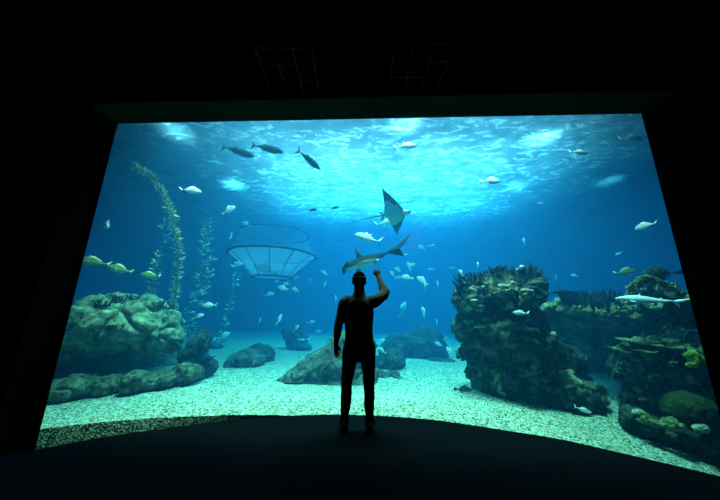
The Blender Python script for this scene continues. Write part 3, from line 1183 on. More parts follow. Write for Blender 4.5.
SCH = 'pale fish scattered in the open water'
for (u, v, t, px, a, y, lab) in (
        (324.5, 273.5, 9.5, 9, 150, 20, 'pale fish level with the net basket lower ring in open water toward the man'),
        (325.5, 284, 10, 7, 240, 30, 'small pale fish hanging just under another pale fish beside the man'),
        (283.5, 288.5, 9.0, 10, 165, 30, 'larger pale fish of a close pair under the net basket'),
        (287, 284, 9.8, 7, 175, 20, 'smaller pale fish of a close pair under the net basket'),
        (295.5, 290, 9.3, 8, 155, 30, 'pale fish just beside a close pair under the net basket'),
        (269, 294.5, 11, 9, 15, 20, 'faint fish low under the dark fish by the net basket'),
        (277.5, 281.5, 11, 5, 180, 40, 'tiny faint fish directly below the net basket'),
        (297, 277.5, 11, 6, 200, 30, 'tiny faint fish under the corner of the net basket'),
        (310.5, 280.5, 11, 5, 95, 30, 'tiny upright fish between the net basket and the man'),
        (336, 298.5, 9, 6, 100, 20, 'small upright fish close to the shoulder of the man'),
        (279.5, 319.5, 8.5, 10, 70, 30, 'bright white fish swimming upwards above the distant twin-humped rock'),
        (260, 321, 10, 6, 85, 40, 'faint upright fish above the small speckled boulder'),
        (296.5, 328, 10, 7, 50, 20, 'small pale fish rising in front of the distant twin-humped rock'),
        (301.5, 339.5, 10, 6, 0, 30, 'small pale fish low in front of the distant twin-humped rock'),
        (308, 339, 10, 5, 10, 20, 'tiny pale fish at the edge of the distant twin-humped rock'),
        (311, 322.5, 11, 8, 2, 10, 'thin pale fish over the far sand beside the twin-humped rock'),
        (318, 331, 11, 6, 2, 10, 'thin tiny fish lower over the far sand toward the man'),
        (210, 305.5, 7.5, 12, 185, 25, 'bright cyan fish above the dark leaning boulder'),
        (199, 316.5, 7.8, 9, 28, 20, 'thin pale fish just above the dark leaning boulder'),
        (224, 336, 9, 11, 30, 20, 'pale fish swimming up over the far sand beside the speckled boulder'),
        (227, 324, 10, 6, 20, 20, 'faint fish at the foot of the hazy thin kelp strand'),
        (214, 340, 9.5, 6, 60, 20, 'tiny pale fish over the low hazy rock'),
        (231, 236.5, 10, 7, 95, 60, 'faint fish seen end on against the side of the net basket'),
        (246.5, 224.5, 10.5, 9, 160, 20, 'small white fish in front of the net basket top hoop'),
        (409.5, 266.5, 9, 9, 115, 30, 'pale fish at the top of the cluster beside the raised hand'),
        (413.5, 265, 9.4, 7, 200, 40, 'small pale fish touching the top fish of the cluster beside the raised hand'),
        (398, 270, 9.5, 7, 150, 40, 'faint fish nearest the raised forearm'),
        (392.5, 274, 9, 7, 130, 30, 'pale fish directly beside the raised forearm'),
        (407.5, 278, 8.5, 12, 170, 25, 'bright deep-bodied fish in the lower cluster beside the raised arm'),
        (399, 278, 10, 8, 185, 20, 'faint thin fish between the raised arm and the lower cluster'),
        (422.5, 281, 8.2, 13, 140, 20, 'bright fish with drooping tail between the cluster and the reef pillar'),
        (425.5, 287, 8.6, 9, 80, 20, 'narrow fish hanging under the bright drooping-tailed fish'),
        (438, 284.5, 9.5, 7, 100, 40, 'small fish midway between the cluster and the reef pillar'),
        (431, 269, 11, 6, 180, 20, 'faint tiny fish above the small midway fish'),
        (452.5, 268, 10, 5, 190, 20, 'faint tiny fish just off the top of the reef pillar'),
        (406, 254.5, 9, 5, 180, 30, 'tiny bright fish below the tail of the shark'),
        (422, 247.5, 11, 7, 160, 20, 'pale fish under the far glittering patch past the shark'),
        (431.5, 245.5, 12, 6, 10, 20, 'small pale fish past the shark near the surface glow'),
        (423.5, 312, 7.8, 10, 105, 15, 'bright silver fish swimming upright over the hazy mound'),
        (437, 322.5, 9, 6, 95, 20, 'small upright silver fish between the hazy mound and the pillar'),
        (403, 310, 13, 16, 70, 20, 'large very faint fish rising over the hazy mound'),
        (439, 344.5, 8.8, 8, 158, 20, 'pale fish above the low slab at the foot of the pillar'),
        (445, 338.5, 10, 5, 40, 20, 'faint tiny fish close to the side of the pillar'),
        (449.5, 352, 8.0, 10, 120, 20, 'cyan fish nosing along the foot of the pillar'),
        (455.5, 332, 9.5, 7, 110, 20, 'faint fish tucked against the side of the pillar'),
        (382, 350.5, 7.9, 9, 150, 20, 'pale fish resting over the blue-grey domed boulder'),
        (381.5, 341.5, 8.6, 8, 30, 20, 'cyan fish close to the hip of the man'),
        (556, 278, 9, 6, 85, 30, 'faint pale fish seen end on over the reef gap'),
        (575, 275.5, 10, 6, 160, 30, 'very faint fish over the finger coral thicket'),
        (619, 253.5, 9.5, 6, 200, 20, 'faint fish in blue water above the tattered fish'),
        (524, 241, 10, 6, 95, 30, 'faint upright fish high over the reef pillar'),
        (450, 209.5, 11, 4, 90, 30, 'tiny fish high in the glow beyond the ray')):
    fish('bream' if px > 6.5 or a > 60 else 'jack', 'silver_fish', u, v, t, px * 1.12, a, y, lab, group=SCH, detail=px > 6)
SK = 'small fish among the kelp'
random.seed(21)
for (u, v, t, px, a, lab) in (
        (206, 245, 10.2, 6, 30, 'small pale fish highest in the hazy broad kelp strand'),
        (214, 259.5, 10.0, 7, 20, 'small pale fish at the outer edge of the hazy broad kelp strand'),
        (212, 270.5, 10, 6, 45, 'thin pale fish halfway down the hazy broad kelp strand'),
        (211, 276, 9.8, 7, 35, 'larger thin fish halfway down the hazy broad kelp strand'),
        (200, 291.5, 9.9, 8, 10, 'level thin fish low in the hazy broad kelp strand'),
        (208, 287.5, 10, 6, 40, 'small thin fish low on the outer side of the hazy broad kelp strand'),
        (194, 301, 10, 6, 20, 'tiny pale fish at the base of the hazy broad kelp strand'),
        (192, 312, 9.5, 6, 5, 'tiny pale fish just over the dark leaning boulder top')):
    fish('jack', 'silver_fish', u, v, t, px * 1.1, a, 20, lab, group=SK, detail=False)

# fish near the reef
fish('bream', 'reef_fish', 461, 273, 5.6, 8, 118, 20, 'slim white fish standing nose up at the front of the pillar top')
fish('bream', 'reef_fish', 478, 265.5, 5.9, 7, 88, 40, 'small white fish rising above the finger corals of the pillar')
fish('bream', 'reef_fish', 521, 267.5, 5.8, 8, 25, 20, 'white fish above the back of the pillar top')
fish('jack', 'reef_fish', 521, 313, 5.0, 15, 176, 10, 'pale slim fish in the shade on the face of the pillar')
fish('golden', 'reef_fish', 625, 272, 5.9, 17, 5, 20, 'mottled pale fish swimming above the reef shelf beside the round brain coral')
fish('tuna', 'reef_fish', 681, 272, 5.2, 19, 2, 15, 'thin dark fish at the window edge level with the round brain coral')
fish('grouper', 'reef_fish', 463, 389.5, 5.3, 17, 2, 10, 'grey fish resting on gravel at the foot of the pillar')
fish('jack', 'reef_fish', 583, 410, 4.75, 14, -12, 20, 'thin fish low over the lit gravel between pillar and outcrop')

# ------------------------------------------------------------------ big shark
SHARK = mat_fish('shark_skin', (0.012, 0.018, 0.018), (0.035, 0.05, 0.048), (0.66, 0.72, 0.64), -.075, .03, .5)
SHARK_FIN = plain('shark_fin', (0.018, 0.026, 0.028), 0.55, 0.3)
SHARK_PALE = plain('shark_pale_fin', (0.42, 0.48, 0.44), 0.55, 0.3)
WHITE_SHARK = mat_fish('pale_shark_skin', (0.86, 0.88, 0.84), (0.9, 0.92, 0.88), (0.62, 0.68, 0.62), -.07, .03, .5)
WHITE_FIN = plain('pale_shark_fin', (0.78, 0.8, 0.76), 0.55, 0.3)


def spine(x):
    return 0.16 * max(0, -x - .05) ** 2 - .10 * max(0, x - .1) ** 2


def shark(name, u, v, t, px, ang, yaw, roll, label, m_body, m_fin, m_pec, hammer=False, thick=1.0):
    p = at(u, v, t)
    L = px * t / F_PX
    root = empty(name, p)
    root.matrix_world = Matrix.Translation(p) @ face_dir(p, ang, yaw, roll) @ Matrix.Scale(L, 4)
    tag(root, label, 'shark')
    top = [(-.5, .01), (-.44, .028), (-.3, .06), (-.12, .085), (.05, .078), (.25, .045), (.4, .022), (.5, .016)]
    bot = [(-.5, -.01), (-.44, -.028), (-.3, -.055), (-.12, -.075), (.05, -.068), (.25, -.038), (.4, -.018), (.5, -.014)]
    wid = [(-.5, .02), (-.44, .045), (-.3, .066), (-.12, .074), (.05, .064), (.25, .034), (.4, .016), (.5, .010)]
    sc = thick
    top = [(a, b * sc) for a, b in top]
    bot = [(a, b * sc) for a, b in bot]
    wid = [(a, b * sc) for a, b in wid]
    vs, fs = body_mesh(name, top, bot, wid, 30, 18)
    W_ = lambda q: Vector((q[0], q[1], q[2] + spine(q[0])))
    body = mesh_obj('body', [W_(q) for q in vs], fs, m_body, root)

    def fin(nm, outline, th, origin=(0, 0, 0), tilt=0.0, mat=m_fin):
        v_, f_ = fin_mesh(outline, th, origin=origin, tilt=tilt)
        return mesh_obj(nm, [W_(q) for q in v_], f_, mat, root)
    dh = 1.25 if hammer else .5
    fin('dorsal_fin', [(.17, .06), (.11, .17 * dh), (.065, .29 * dh), (.045, .30 * dh), (.05, .19 * dh), (.03, .10 * dh + .01), (.0, .065), (.08, .055)], .014)
    fin('second_dorsal_fin', [(-.26, .035), (-.295, .075), (-.31, .075), (-.315, .03)], .006)
    tl = 1.0 if hammer else .42
    fin('tail_fin', [(-.46 + (x + .46) * tl, z * (.55 + .45 * tl)) for x, z in [(-.46, .014), (-.56, .035), (-.80, .05), (-1.22, .07), (-1.23, .06), (-.94, -.02), (-.69, -.05), (-.67, -.06), (-.72, -.17), (-.75, -.24), (-.63, -.13), (-.47, -.014)]], .012)
    fin('anal_fin', [(-.28, -.03), (-.32, -.065), (-.34, -.06), (-.34, -.025)], .005)
    for s in (-1, 1):
        fin('pectoral_fin', [(.25, .0), (.19, -.10), (.09, -.23), (.07, -.235), (.10, -.11), (.13, -.02)], .010, origin=(0, s * .058 * sc, -.035 * sc), tilt=s * (1.05 if hammer else 1.35), mat=m_pec)
        fin('pelvic_fin', [(-.12, .0), (-.16, -.07), (-.18, -.07), (-.19, .0)], .005, origin=(0, s * .03, -.045 * sc), tilt=s * .7, mat=m_pec)
        b = bmesh.new()
        ey = .165 if hammer else .04
        bmesh.ops.create_icosphere(b, subdivisions=2, radius=.009, matrix=Matrix.Translation((.452, s * ey, spine(.45))))
        bm_obj('eye', b, EYE_M, root, True)
    if hammer:
        b = bmesh.new()
        secs = []
        for i in range(13):
            y = -.17 + .34 * i / 12
            q = abs(y) / .17
            x0, x1 = .50 - .05 * q * q, .405 + .01 * q
            zc = spine(.46)
            h = .026 * (1 - .45 * q)
            secs.append([b.verts.new((x0 + (x1 - x0) * (.5 - .5 * math.cos(a)), y, zc + h * math.sin(a))) for a in [2 * math.pi * k / 12 for k in range(12)]])
        for a_, b_ in zip(secs[:-1], secs[1:]):
            for k in range(12):
                b.faces.new((a_[k], a_[(k + 1) % 12], b_[(k + 1) % 12], b_[k]))
        b.faces.new(secs[0][::-1])
        b.faces.new(secs[-1])
        bmesh.ops.recalc_face_normals(b, faces=b.faces[:])
        bm_obj('head_lobe', b, m_body, root, True)
    return root


shark('shark', 367, 260.5, 6.4, 57, 198, -30, 30, 'large grey hammerhead shark above the raised hand of the man', SHARK, SHARK_FIN, SHARK_PALE, True, 1.25)
shark('shark', 643, 300.0, 5.1, 41, 172, 5, 4, 'slender white shark gliding along the reef shelf', WHITE_SHARK, WHITE_FIN, WHITE_FIN, False, 1.25)

# ------------------------------------------------------------------ eagle ray
RAY_M = mat_fish('ray_skin', (0.05, 0.065, 0.07), (0.10, 0.12, 0.12), (0.80, 0.84, 0.78), -.03, .012, .5)
RAY_D = plain('ray_dark_skin', (0.05, 0.062, 0.066), 0.5, 0.3)
p = at(394, 214, 7.4)
L = 50 * 7.4 / F_PX
ry = empty('eagle_ray', p)


def ray_pt(x, y):
    """disc of the ray: x forward, y sideways (half span .55), returns rim x range and height"""
    q = abs(y) / .55
    lead = .24 - .36 * q ** 1.15
    trail = -.24 + .20 * q ** .6 - .08 * q
    return lead, trail


verts, faces = [], []
NY, NX = 34, 14
for side in (1, -1):
    for j in range(NY + 1):
        y = -.55 + 1.1 * j / NY
        q = abs(y) / .55
        lead, trail = ray_pt(0, y)
        if trail > lead - .012:
            trail = lead - .012
        th = .055 * (1 - q) ** 1.2 + .006
        bendz = .10 * math.sin(q * 1.6) * (1 if y > 0 else .75)
        for i in range(NX + 1):
            s = i / NX
            x = lead + (trail - lead) * s
            pr = math.sin(math.pi * min(1, s ** .75)) ** .8 if 0 < s < 1 else 0
            verts.append((x, y, bendz + side * th * pr))
        # next section
off = (NY + 1) * (NX + 1)
for j in range(NY):
    for i in range(NX):
        a = j * (NX + 1) + i
        faces.append((a, a + 1, a + NX + 2, a + NX + 1))
        b = off + a
        faces.append((b, b + NX + 1, b + NX + 2, b + 1))


RAY_BELLY = plain('ray_belly', (0.55, 0.60, 0.54), 0.5, 0.3)
me_disc = mesh_obj('wing_disc', verts, faces, RAY_D, ry)
me_disc.data.materials.append(RAY_BELLY)
for pl_ in me_disc.data.polygons:
    lower = min(pl_.vertices) >= off
    c_ = pl_.center
    if lower and abs(c_.y) < .24 - .10 * noise.noise(Vector((c_.x * 6, 0, 0))) and c_.x < ray_pt(0, c_.y)[0] - .03:
        pl_.material_index = 1
b = bmesh.new()
bmesh.ops.create_icosphere(b, subdivisions=3, radius=1, matrix=Matrix.Translation((.245, 0, .005)) @ Matrix.Diagonal((.085, .062, .05, 1)))
hd = bm_obj('head', b, mat_fish('ray_head_skin', (0.05, 0.065, 0.07), (0.5, 0.52, 0.48), (0.85, 0.85, 0.8), -.03, .03, .5), ry, True)
b = bmesh.new()
bmesh.ops.create_icosphere(b, subdivisions=2, radius=1, matrix=Matrix.Translation((.315, 0, -.012)) @ Matrix.Diagonal((.035, .03, .016, 1)))
bm_obj('snout', b, RAY_D, ry, True)
b = bmesh.new()
limb(b, [(-.22, 0, .0), (-.4, 0, -.005), (-.65, .01, -.02), (-.95, .03, -.06), (-1.2, .05, -.11)], [.022, .014, .010, .007, .003], 8)
bm_obj('tail', b, RAY_D, ry, True)
vs, fs = fin_mesh([(-.20, .02), (-.26, .07), (-.28, .065), (-.28, .0)], .008)
mesh_obj('dorsal_fin', vs, fs, RAY_D, ry)
for s in (-1, 1):
    vs, fs = fin_mesh([(-.20, 0), (-.27, -.075), (-.31, -.07), (-.26, 0)], .006, origin=(0, s * .03, 0), tilt=s * 1.35)
    mesh_obj('pelvic_fin', vs, fs, RAY_D, ry)
    b = bmesh.new()
    bmesh.ops.create_icosphere(b, subdivisions=2, radius=.011, matrix=Matrix.Translation((.265, s * .058, .012)))
    bm_obj('eye', b, EYE_M, ry, True)
ry.matrix_world = Matrix.Translation(p) @ face_dir(p, 6, -20, -42) @ Matrix.Scale(L, 4)
tag(ry, 'eagle ray banking with dark wing tips, pale belly and long whip tail', 'ray')
# ------------------------------------------------------------------ kelp, net, corals


def mat_leafy(name, c1, c2):
    k = NT(name)
    oi = k.noise(k.coords(), 5, 3)
    col = k.ramp(oi, [(.35, c1), (.65, c2)])
    b = k.bsdf(col, .6, None, .3)
    return k.m


KELP = mat_leafy('kelp_blade', (0.36, 0.38, 0.14), (0.92, 0.88, 0.52))
STIPE = plain('kelp_stipe', (0.25, 0.24, 0.10), .7, .2)


def kelp(path, t, wpx, n, seed, label, blade_px=5.0, droop=.3):
    rnd = random.Random(seed)
    pts = [at(u, v, t + (rnd.random() - .5) * .15) for u, v in path]
    org = pts[-1]
    root = empty('kelp_strand', org)
    tag(root, label, 'kelp', 'kelp strands')
    b = bmesh.new()
    limb(b, [p - org for p in pts], [.012] * len(pts), 7)
    bm_obj('stem', b, STIPE, root, True)
    verts, faces = [], []
    s = t / F_PX
    m = len(pts) - 1
    for i in range(n):
        q = (i + rnd.random()) / n
        f = q * m
        k = min(m - 1, int(f))
        p = pts[k].lerp(pts[k + 1], f - k) - org
        w = wpx(q) * s
        ang = rnd.random() * 2 * math.pi
        dirh = Vector((math.cos(ang), math.sin(ang), 0))
        L = blade_px * s * (.6 + .8 * rnd.random())
        st = p + dirh * w * rnd.random() * .35 + Vector((0, 0, (rnd.random() - .5) * .1))
        dr = (dirh * (w * .6 / max(L, 1e-4)) + Vector((0, 0, rnd.uniform(-.5, 1.0)))).normalized()
        sd = dr.cross(Vector((rnd.random() - .5, rnd.random() - .5, .3))).normalized()
        up = dr.cross(sd)
        base = len(verts)
        for a, wd, lift in ((0, .03, 0), (.3, .16, .05), (.65, .14, .0), (1, .01, -.10)):
            c = st + dr * L * a + up * L * lift
            verts += [c + sd * L * wd, c - sd * L * wd]
        for a in range(3):
            x = base + a * 2
            faces.append((x, x + 1, x + 3, x + 2))
    mesh_obj('foliage', verts, faces, KELP, root)
    return root


kelp([(132, 165), (143, 171), (152, 177), (158, 184), (164, 195), (168, 205), (172, 216), (175, 228), (177, 240), (178.5, 255), (178, 270), (176, 285), (174, 300), (172, 315)],
     7.6, lambda q: 1.5 + 7.5 * min(1, max(0, q - .12) * 2.2), 820, 3, 'leafy golden kelp strand rising behind the mossy boulder and bending at the top', 3.8)
kelp([(208, 218), (207, 235), (206, 250), (205, 265), (203, 278), (199, 292), (195, 306), (191, 322), (188, 336)],
     10.6, lambda q: 15, 300, 5, 'hazy broad kelp strand behind the dark leaning boulder', 4.5)
kelp([(167, 222), (165, 235), (162, 250), (158, 265), (154, 280), (151, 296), (149, 312)], 12.0, lambda q: 5, 110, 7, 'faint blue kelp strand just behind the golden one', 5)
kelp([(238, 262), (237, 275), (234, 290), (230, 305), (226, 320), (223, 335), (221, 346)], 12.5, lambda q: 5, 90, 8, 'faint thin kelp strand hanging below the net basket edge', 4)
kelp([(157, 250), (156, 262), (153, 275), (151, 288), (150, 303)], 7.4, lambda q: 4, 26, 9, 'sparse short kelp sprig standing on top of the mossy boulder', 4)

# net basket hanging from the surface
def net_mat(name, cover):
    k = NT(name)
    tr = k.n('BsdfTransparent')
    df = k.n('BsdfDiffuse', Color=(0.36, 0.56, 0.66))
    tl = k.n('BsdfTranslucent', Color=(0.36, 0.56, 0.66))
    a = k.n('MixShader')
    k.set(a.inputs[1], df.outputs[0])
    k.set(a.inputs[2], tl.outputs[0])
    b = k.n('MixShader')
    b.inputs[0].default_value = cover
    k.set(b.inputs[1], tr.outputs[0])
    k.set(b.inputs[2], a.outputs[0])
    return k.surface(b.outputs[0])


HOOP = plain('hoop_pipe', (0.03, 0.07, 0.11), .7, .2)
TN = 11.0
nc = at(273, 263, TN)
sN = TN / F_PX
R1, R2, R0 = 42 * sN, 19 * sN, 34 * sN
netb = empty('net_basket', nc)
tag(netb, 'round funnel-shaped net basket on dark hoops hanging in the water behind the fish', 'net')


def hoop(nm, r, z, th):
    b = bmesh.new()
    N, K = 48, 8
    rings = []
    for i in range(N):
        a = 2 * math.pi * i / N
        d_ = Vector((math.cos(a), math.sin(a), 0))
        rings.append([b.verts.new(d_ * (r + th * math.cos(2 * math.pi * k / K)) + Vector((0, 0, z + th * math.sin(2 * math.pi * k / K)))) for k in range(K)])
    for i in range(N):
        A, B = rings[i], rings[(i + 1) % N]
        for k in range(K):
            b.faces.new((A[k], A[(k + 1) % K], B[(k + 1) % K], B[k]))
    return bm_obj(nm, b, HOOP, netb, True)


Z1 = 0.30
Z0 = Z1 + 22 * sN
Z2 = Z1 - 22 * sN
hoop('hoop', R0, Z0, .022)
hoop('hoop', R1, Z1, .05)
hoop('hoop', R2, Z2, .04)


def sheet(nm, ra, za, rb, zb, mat):
    N, K = 48, 6
    vs, fs = [], []
    for j in range(K + 1):
        q = j / K
        r = ra + (rb - ra) * q - .10 * math.sin(math.pi * q)
        for i in range(N):
            a = 2 * math.pi * i / N
            rr = r * (1 - .02 * abs(math.sin(a * 6)) * math.sin(math.pi * q))
            vs.append((rr * math.cos(a), rr * math.sin(a), za + (zb - za) * q))
    for j in range(K):
        for i in range(N):
            fs.append((j * N + i, j * N + (i + 1) % N, (j + 1) * N + (i + 1) % N, (j + 1) * N + i))
    return mesh_obj(nm, vs, fs, mat, netb)


sheet('upper_netting', R0, Z0, R1, Z1, net_mat('thin_net', .10))
sheet('cone_netting', R1, Z1, R2, Z2, net_mat('dense_net', .32))
for i in range(12):
    a = 2 * math.pi * (i + .4) / 12
    d_ = Vector((math.cos(a), math.sin(a), 0))
    b = bmesh.new()
    limb(b, [d_ * R1 + Vector((0, 0, Z1)), d_ * (R1 + R2) * .47 + Vector((0, 0, (Z1 + Z2) / 2)), d_ * R2 + Vector((0, 0, Z2))], [.016] * 3, 6)
    bm_obj('rib', b, HOOP, netb, True)
for i in range(4):
    a = 2 * math.pi * (i + .2) / 4
    d_ = Vector((math.cos(a), math.sin(a), 0))
    b = bmesh.new()
    limb(b, [d_ * R1 + Vector((0, 0, Z1)), d_ * R0 + Vector((0, 0, Z0)), d_ * R0 * 1.0 + Vector((0, 0, Z_SURF - nc.z))], [.005] * 3, 6)
    bm_obj('suspension_rope', b, HOOP, netb, True)

# ---- corals
FINGER = mat_rock('finger_coral_skin', (0.015, 0.02, 0.02), (0.045, 0.06, 0.05), (0.12, 0.14, 0.10), 3)
PLATE = mat_rock('plate_coral_skin', (0.06, 0.08, 0.04), (0.24, 0.27, 0.11), (0.54, 0.54, 0.24), 3)
BRAIN = mat_rock('brain_coral_skin', (0.03, 0.05, 0.02), (0.06, 0.085, 0.035), (0.10, 0.13, 0.055), 5)
PALEC = mat_rock('pale_coral_skin', (0.25, 0.26, 0.18), (0.60, 0.60, 0.42), (0.86, 0.84, 0.62), 4)
YELC = mat_rock('yellow_sponge_skin', (0.48, 0.50, 0.16), (0.66, 0.68, 0.24), (0.85, 0.86, 0.36), 4)
LIME = mat_rock('lime_sponge_skin', (0.45, 0.55, 0.03), (0.75, 0.82, 0.06), (0.95, 0.95, 0.15), 4)


def fingers(name, base, nrm, n, h, spread, rad, seed, mat, label, group=None, cat='coral', lean=(0, 0, 0)):
    rnd = random.Random(seed)
    b = bmesh.new()
    add_blob(b, Vector((0, 0, 0)), (spread * .9, spread * .7, rad * 1.8), None, 2)
    ax = nrm.normalized()
    for i in range(n):
        a = rnd.random() * 2 * math.pi
        q = math.sqrt(rnd.random()) * spread
        o = Vector((math.cos(a) * q, math.sin(a) * q * .7, 0))
        d = (Vector((0, 0, 1)) * 1.0 + o / max(spread, .01) * .55 + Vector(lean) + Vector((rnd.gauss(0, .12), rnd.gauss(0, .12), 0))).normalized()
        L = h * (.55 + .55 * rnd.random())
        k = d + Vector((rnd.gauss(0, .18), rnd.gauss(0, .18), .1))
        r = rad * (.7 + .6 * rnd.random())
        limb(b, [o, o + d * L * .5, o + d * L * .5 + k.normalized() * L * .5], [r, r * .9, r * .55], 6)
        if rnd.random() < .6:
            m_ = o + d * L * .45
            s_ = (d + Vector((rnd.gauss(0, .6), rnd.gauss(0, .6), .2))).normalized()
            limb(b, [m_, m_ + s_ * L * .4], [r * .8, r * .5], 6)
    o = bm_obj(name, b, mat, None, True)
    o.location = base
    return tag(o, label, cat, group)


def lump(name, base, r, seed, mat, label, group=None, cat='coral', amp=.15, freq=4, voxel=None, fine=.02, extra=(), parent=None):
    b = bmesh.new()
    add_blob(b, Vector((0, 0, 0)), r, None, 3)
    for (dx, dy, dz, q) in extra:
        add_blob(b, Vector((dx, dy, dz)), [x * q for x in r], None, 3)
    me = fuse(b, voxel or max(.008, min(r) * .12), 2)
    displace(me, amp * min(r), freq, seed, 0, 1, fine, 12)
    me.name = name
    me.materials.clear()
    me.materials.append(mat)
    me.polygons.foreach_set('use_smooth', [True] * len(me.polygons))
    o = bpy.data.objects.new(name, me)
    COL.objects.link(o)
    o.location = base
    if parent is not None:
        o.parent = parent
        o.location = Vector(base) - parent.location
        return o
    return tag(o, label, cat, group)


def plate(name, base, r, th, stalk, seed, mat, label, group=None, tilt=(0, 0), cat='coral'):
    """table coral: ruffled flat plate on a short stalk"""
    root = empty(name, base)
    tag(root, label, cat, group)
    rnd = random.Random(seed)
    N, K = 36, 5
    vs, fs = [], []
    ph = rnd.random() * 9
    for side in (1, -1):
        for j in range(K + 1):
            q = j / K
            for i in range(N):
                a = 2 * math.pi * i / N
                rr = r * q * (1 + .16 * math.sin(3 * a + ph) + .07 * math.sin(7 * a + ph * 2))
                z = stalk + side * th * (1 - .6 * q) + .10 * r * q * q + .03 * r * math.sin(5 * a + ph) * q + .02 * r * noise.noise(Vector((a * 3, q * 6, seed)))
                vs.append((rr * math.cos(a), rr * .8 * math.sin(a), z + tilt[0] * rr * math.cos(a) + tilt[1] * rr * math.sin(a)))
    off = (K + 1) * N
    for j in range(K):
        for i in range(N):
            a, b_ = j * N + i, j * N + (i + 1) % N
            fs.append((a, a + N, b_ + N, b_))
            fs.append((off + a, off + b_, off + b_ + N, off + a + N))
    for i in range(N):
        fs.append((K * N + i, off + K * N + i, off + K * N + (i + 1) % N, K * N + (i + 1) % N))
    mesh_obj('plate', vs, fs, mat, root)
    b = bmesh.new()
    limb(b, [(0, 0, -.06), (0, 0, stalk)], [r * .28, r * .38], 10)
    bm_obj('stalk', b, mat, root, True)
    return root


def onrock(o, u, v, sink=.02):
    p, n_ = hit(o, u, v)
    if p is None:
        raise RuntimeError('missed %s at %s' % (o.name, (u, v)))
    return p - n_ * sink, n_


def top_of(o, u, v, t):
    """highest point of the rock straight below / above the place seen at (u, v, t)"""
    p = at(u, v, t)
    h_, n_ = hit_down(o, p.x, p.y)
    if h_ is None:
        h_, n_, i_, d_ = bvh(o).find_nearest(p)
    return h_ - Vector((0, 0, .03)), n_


GF = 'finger corals along the pillar top'
for i, (u, t) in enumerate(((465, 5.9), (473, 5.95), (481, 5.75), (489, 6.0), (497, 5.8), (505, 6.0), (513, 5.8), (521, 5.95), (529, 5.9), (477, 6.3), (493, 6.35), (509, 6.35), (537, 6.0))):
    try:
        b_, n_ = top_of(R_PILLAR, u, 275, t)
    except RuntimeError:
        continue
    fingers('finger_coral', b_, n_, 24, .23 if i < 12 else .2, .17, .015, 50 + i, FINGER, 'dark upright finger coral clump on top of the reef pillar', GF)
for (u, v, L, l_, sd) in ((537, 286, .34, (.9, -.3, .2), 1), (532, 282, .30, (.5, -.3, .5), 2), (540, 293, .28, (1.0, -.2, -.1), 3)):
    try:
        b_, n_ = top_of(R_PILLAR, u - 4, v, 5.9)
    except RuntimeError:
        continue
    fingers('finger_coral', b_, n_, 12, L, .10, .022, 80 + sd, FINGER, 'dark spiky coral leaning off the shelf side of the pillar top', 'leaning spiky corals on the pillar', lean=l_)
b_, n_ = onrock(R_PILLAR, 461, 292)
b2 = bmesh.new()
pt = at(453, 281, (b_ - EYE).dot(FWD))
limb(b2, [Vector((0, 0, 0)), (pt - b_) * .5, pt - b_], [.035, .032, .022], 8)
o = bm_obj('tube_sponge', b2, FINGER, None, True)
o.location = b_
tag(o, 'dark tube sponge sticking out sideways from the pillar top', 'sponge')
for i, (u, v, r) in enumerate(((454, 300, .13), (452, 311, .15))):
    try:
        b_, n_ = onrock(R_PILLAR, u + 5, v)
    except RuntimeError:
        continue
    lump('ball_sponge', b_ + Vector((-r * .5, 0, 0)), (r, r, r * .95), 90 + i, DARKROCK,
         ('upper' if i == 0 else 'lower') + ' of two dark round sponges bulging from the open-water side of the pillar', 'round sponges on the pillar', 'sponge')

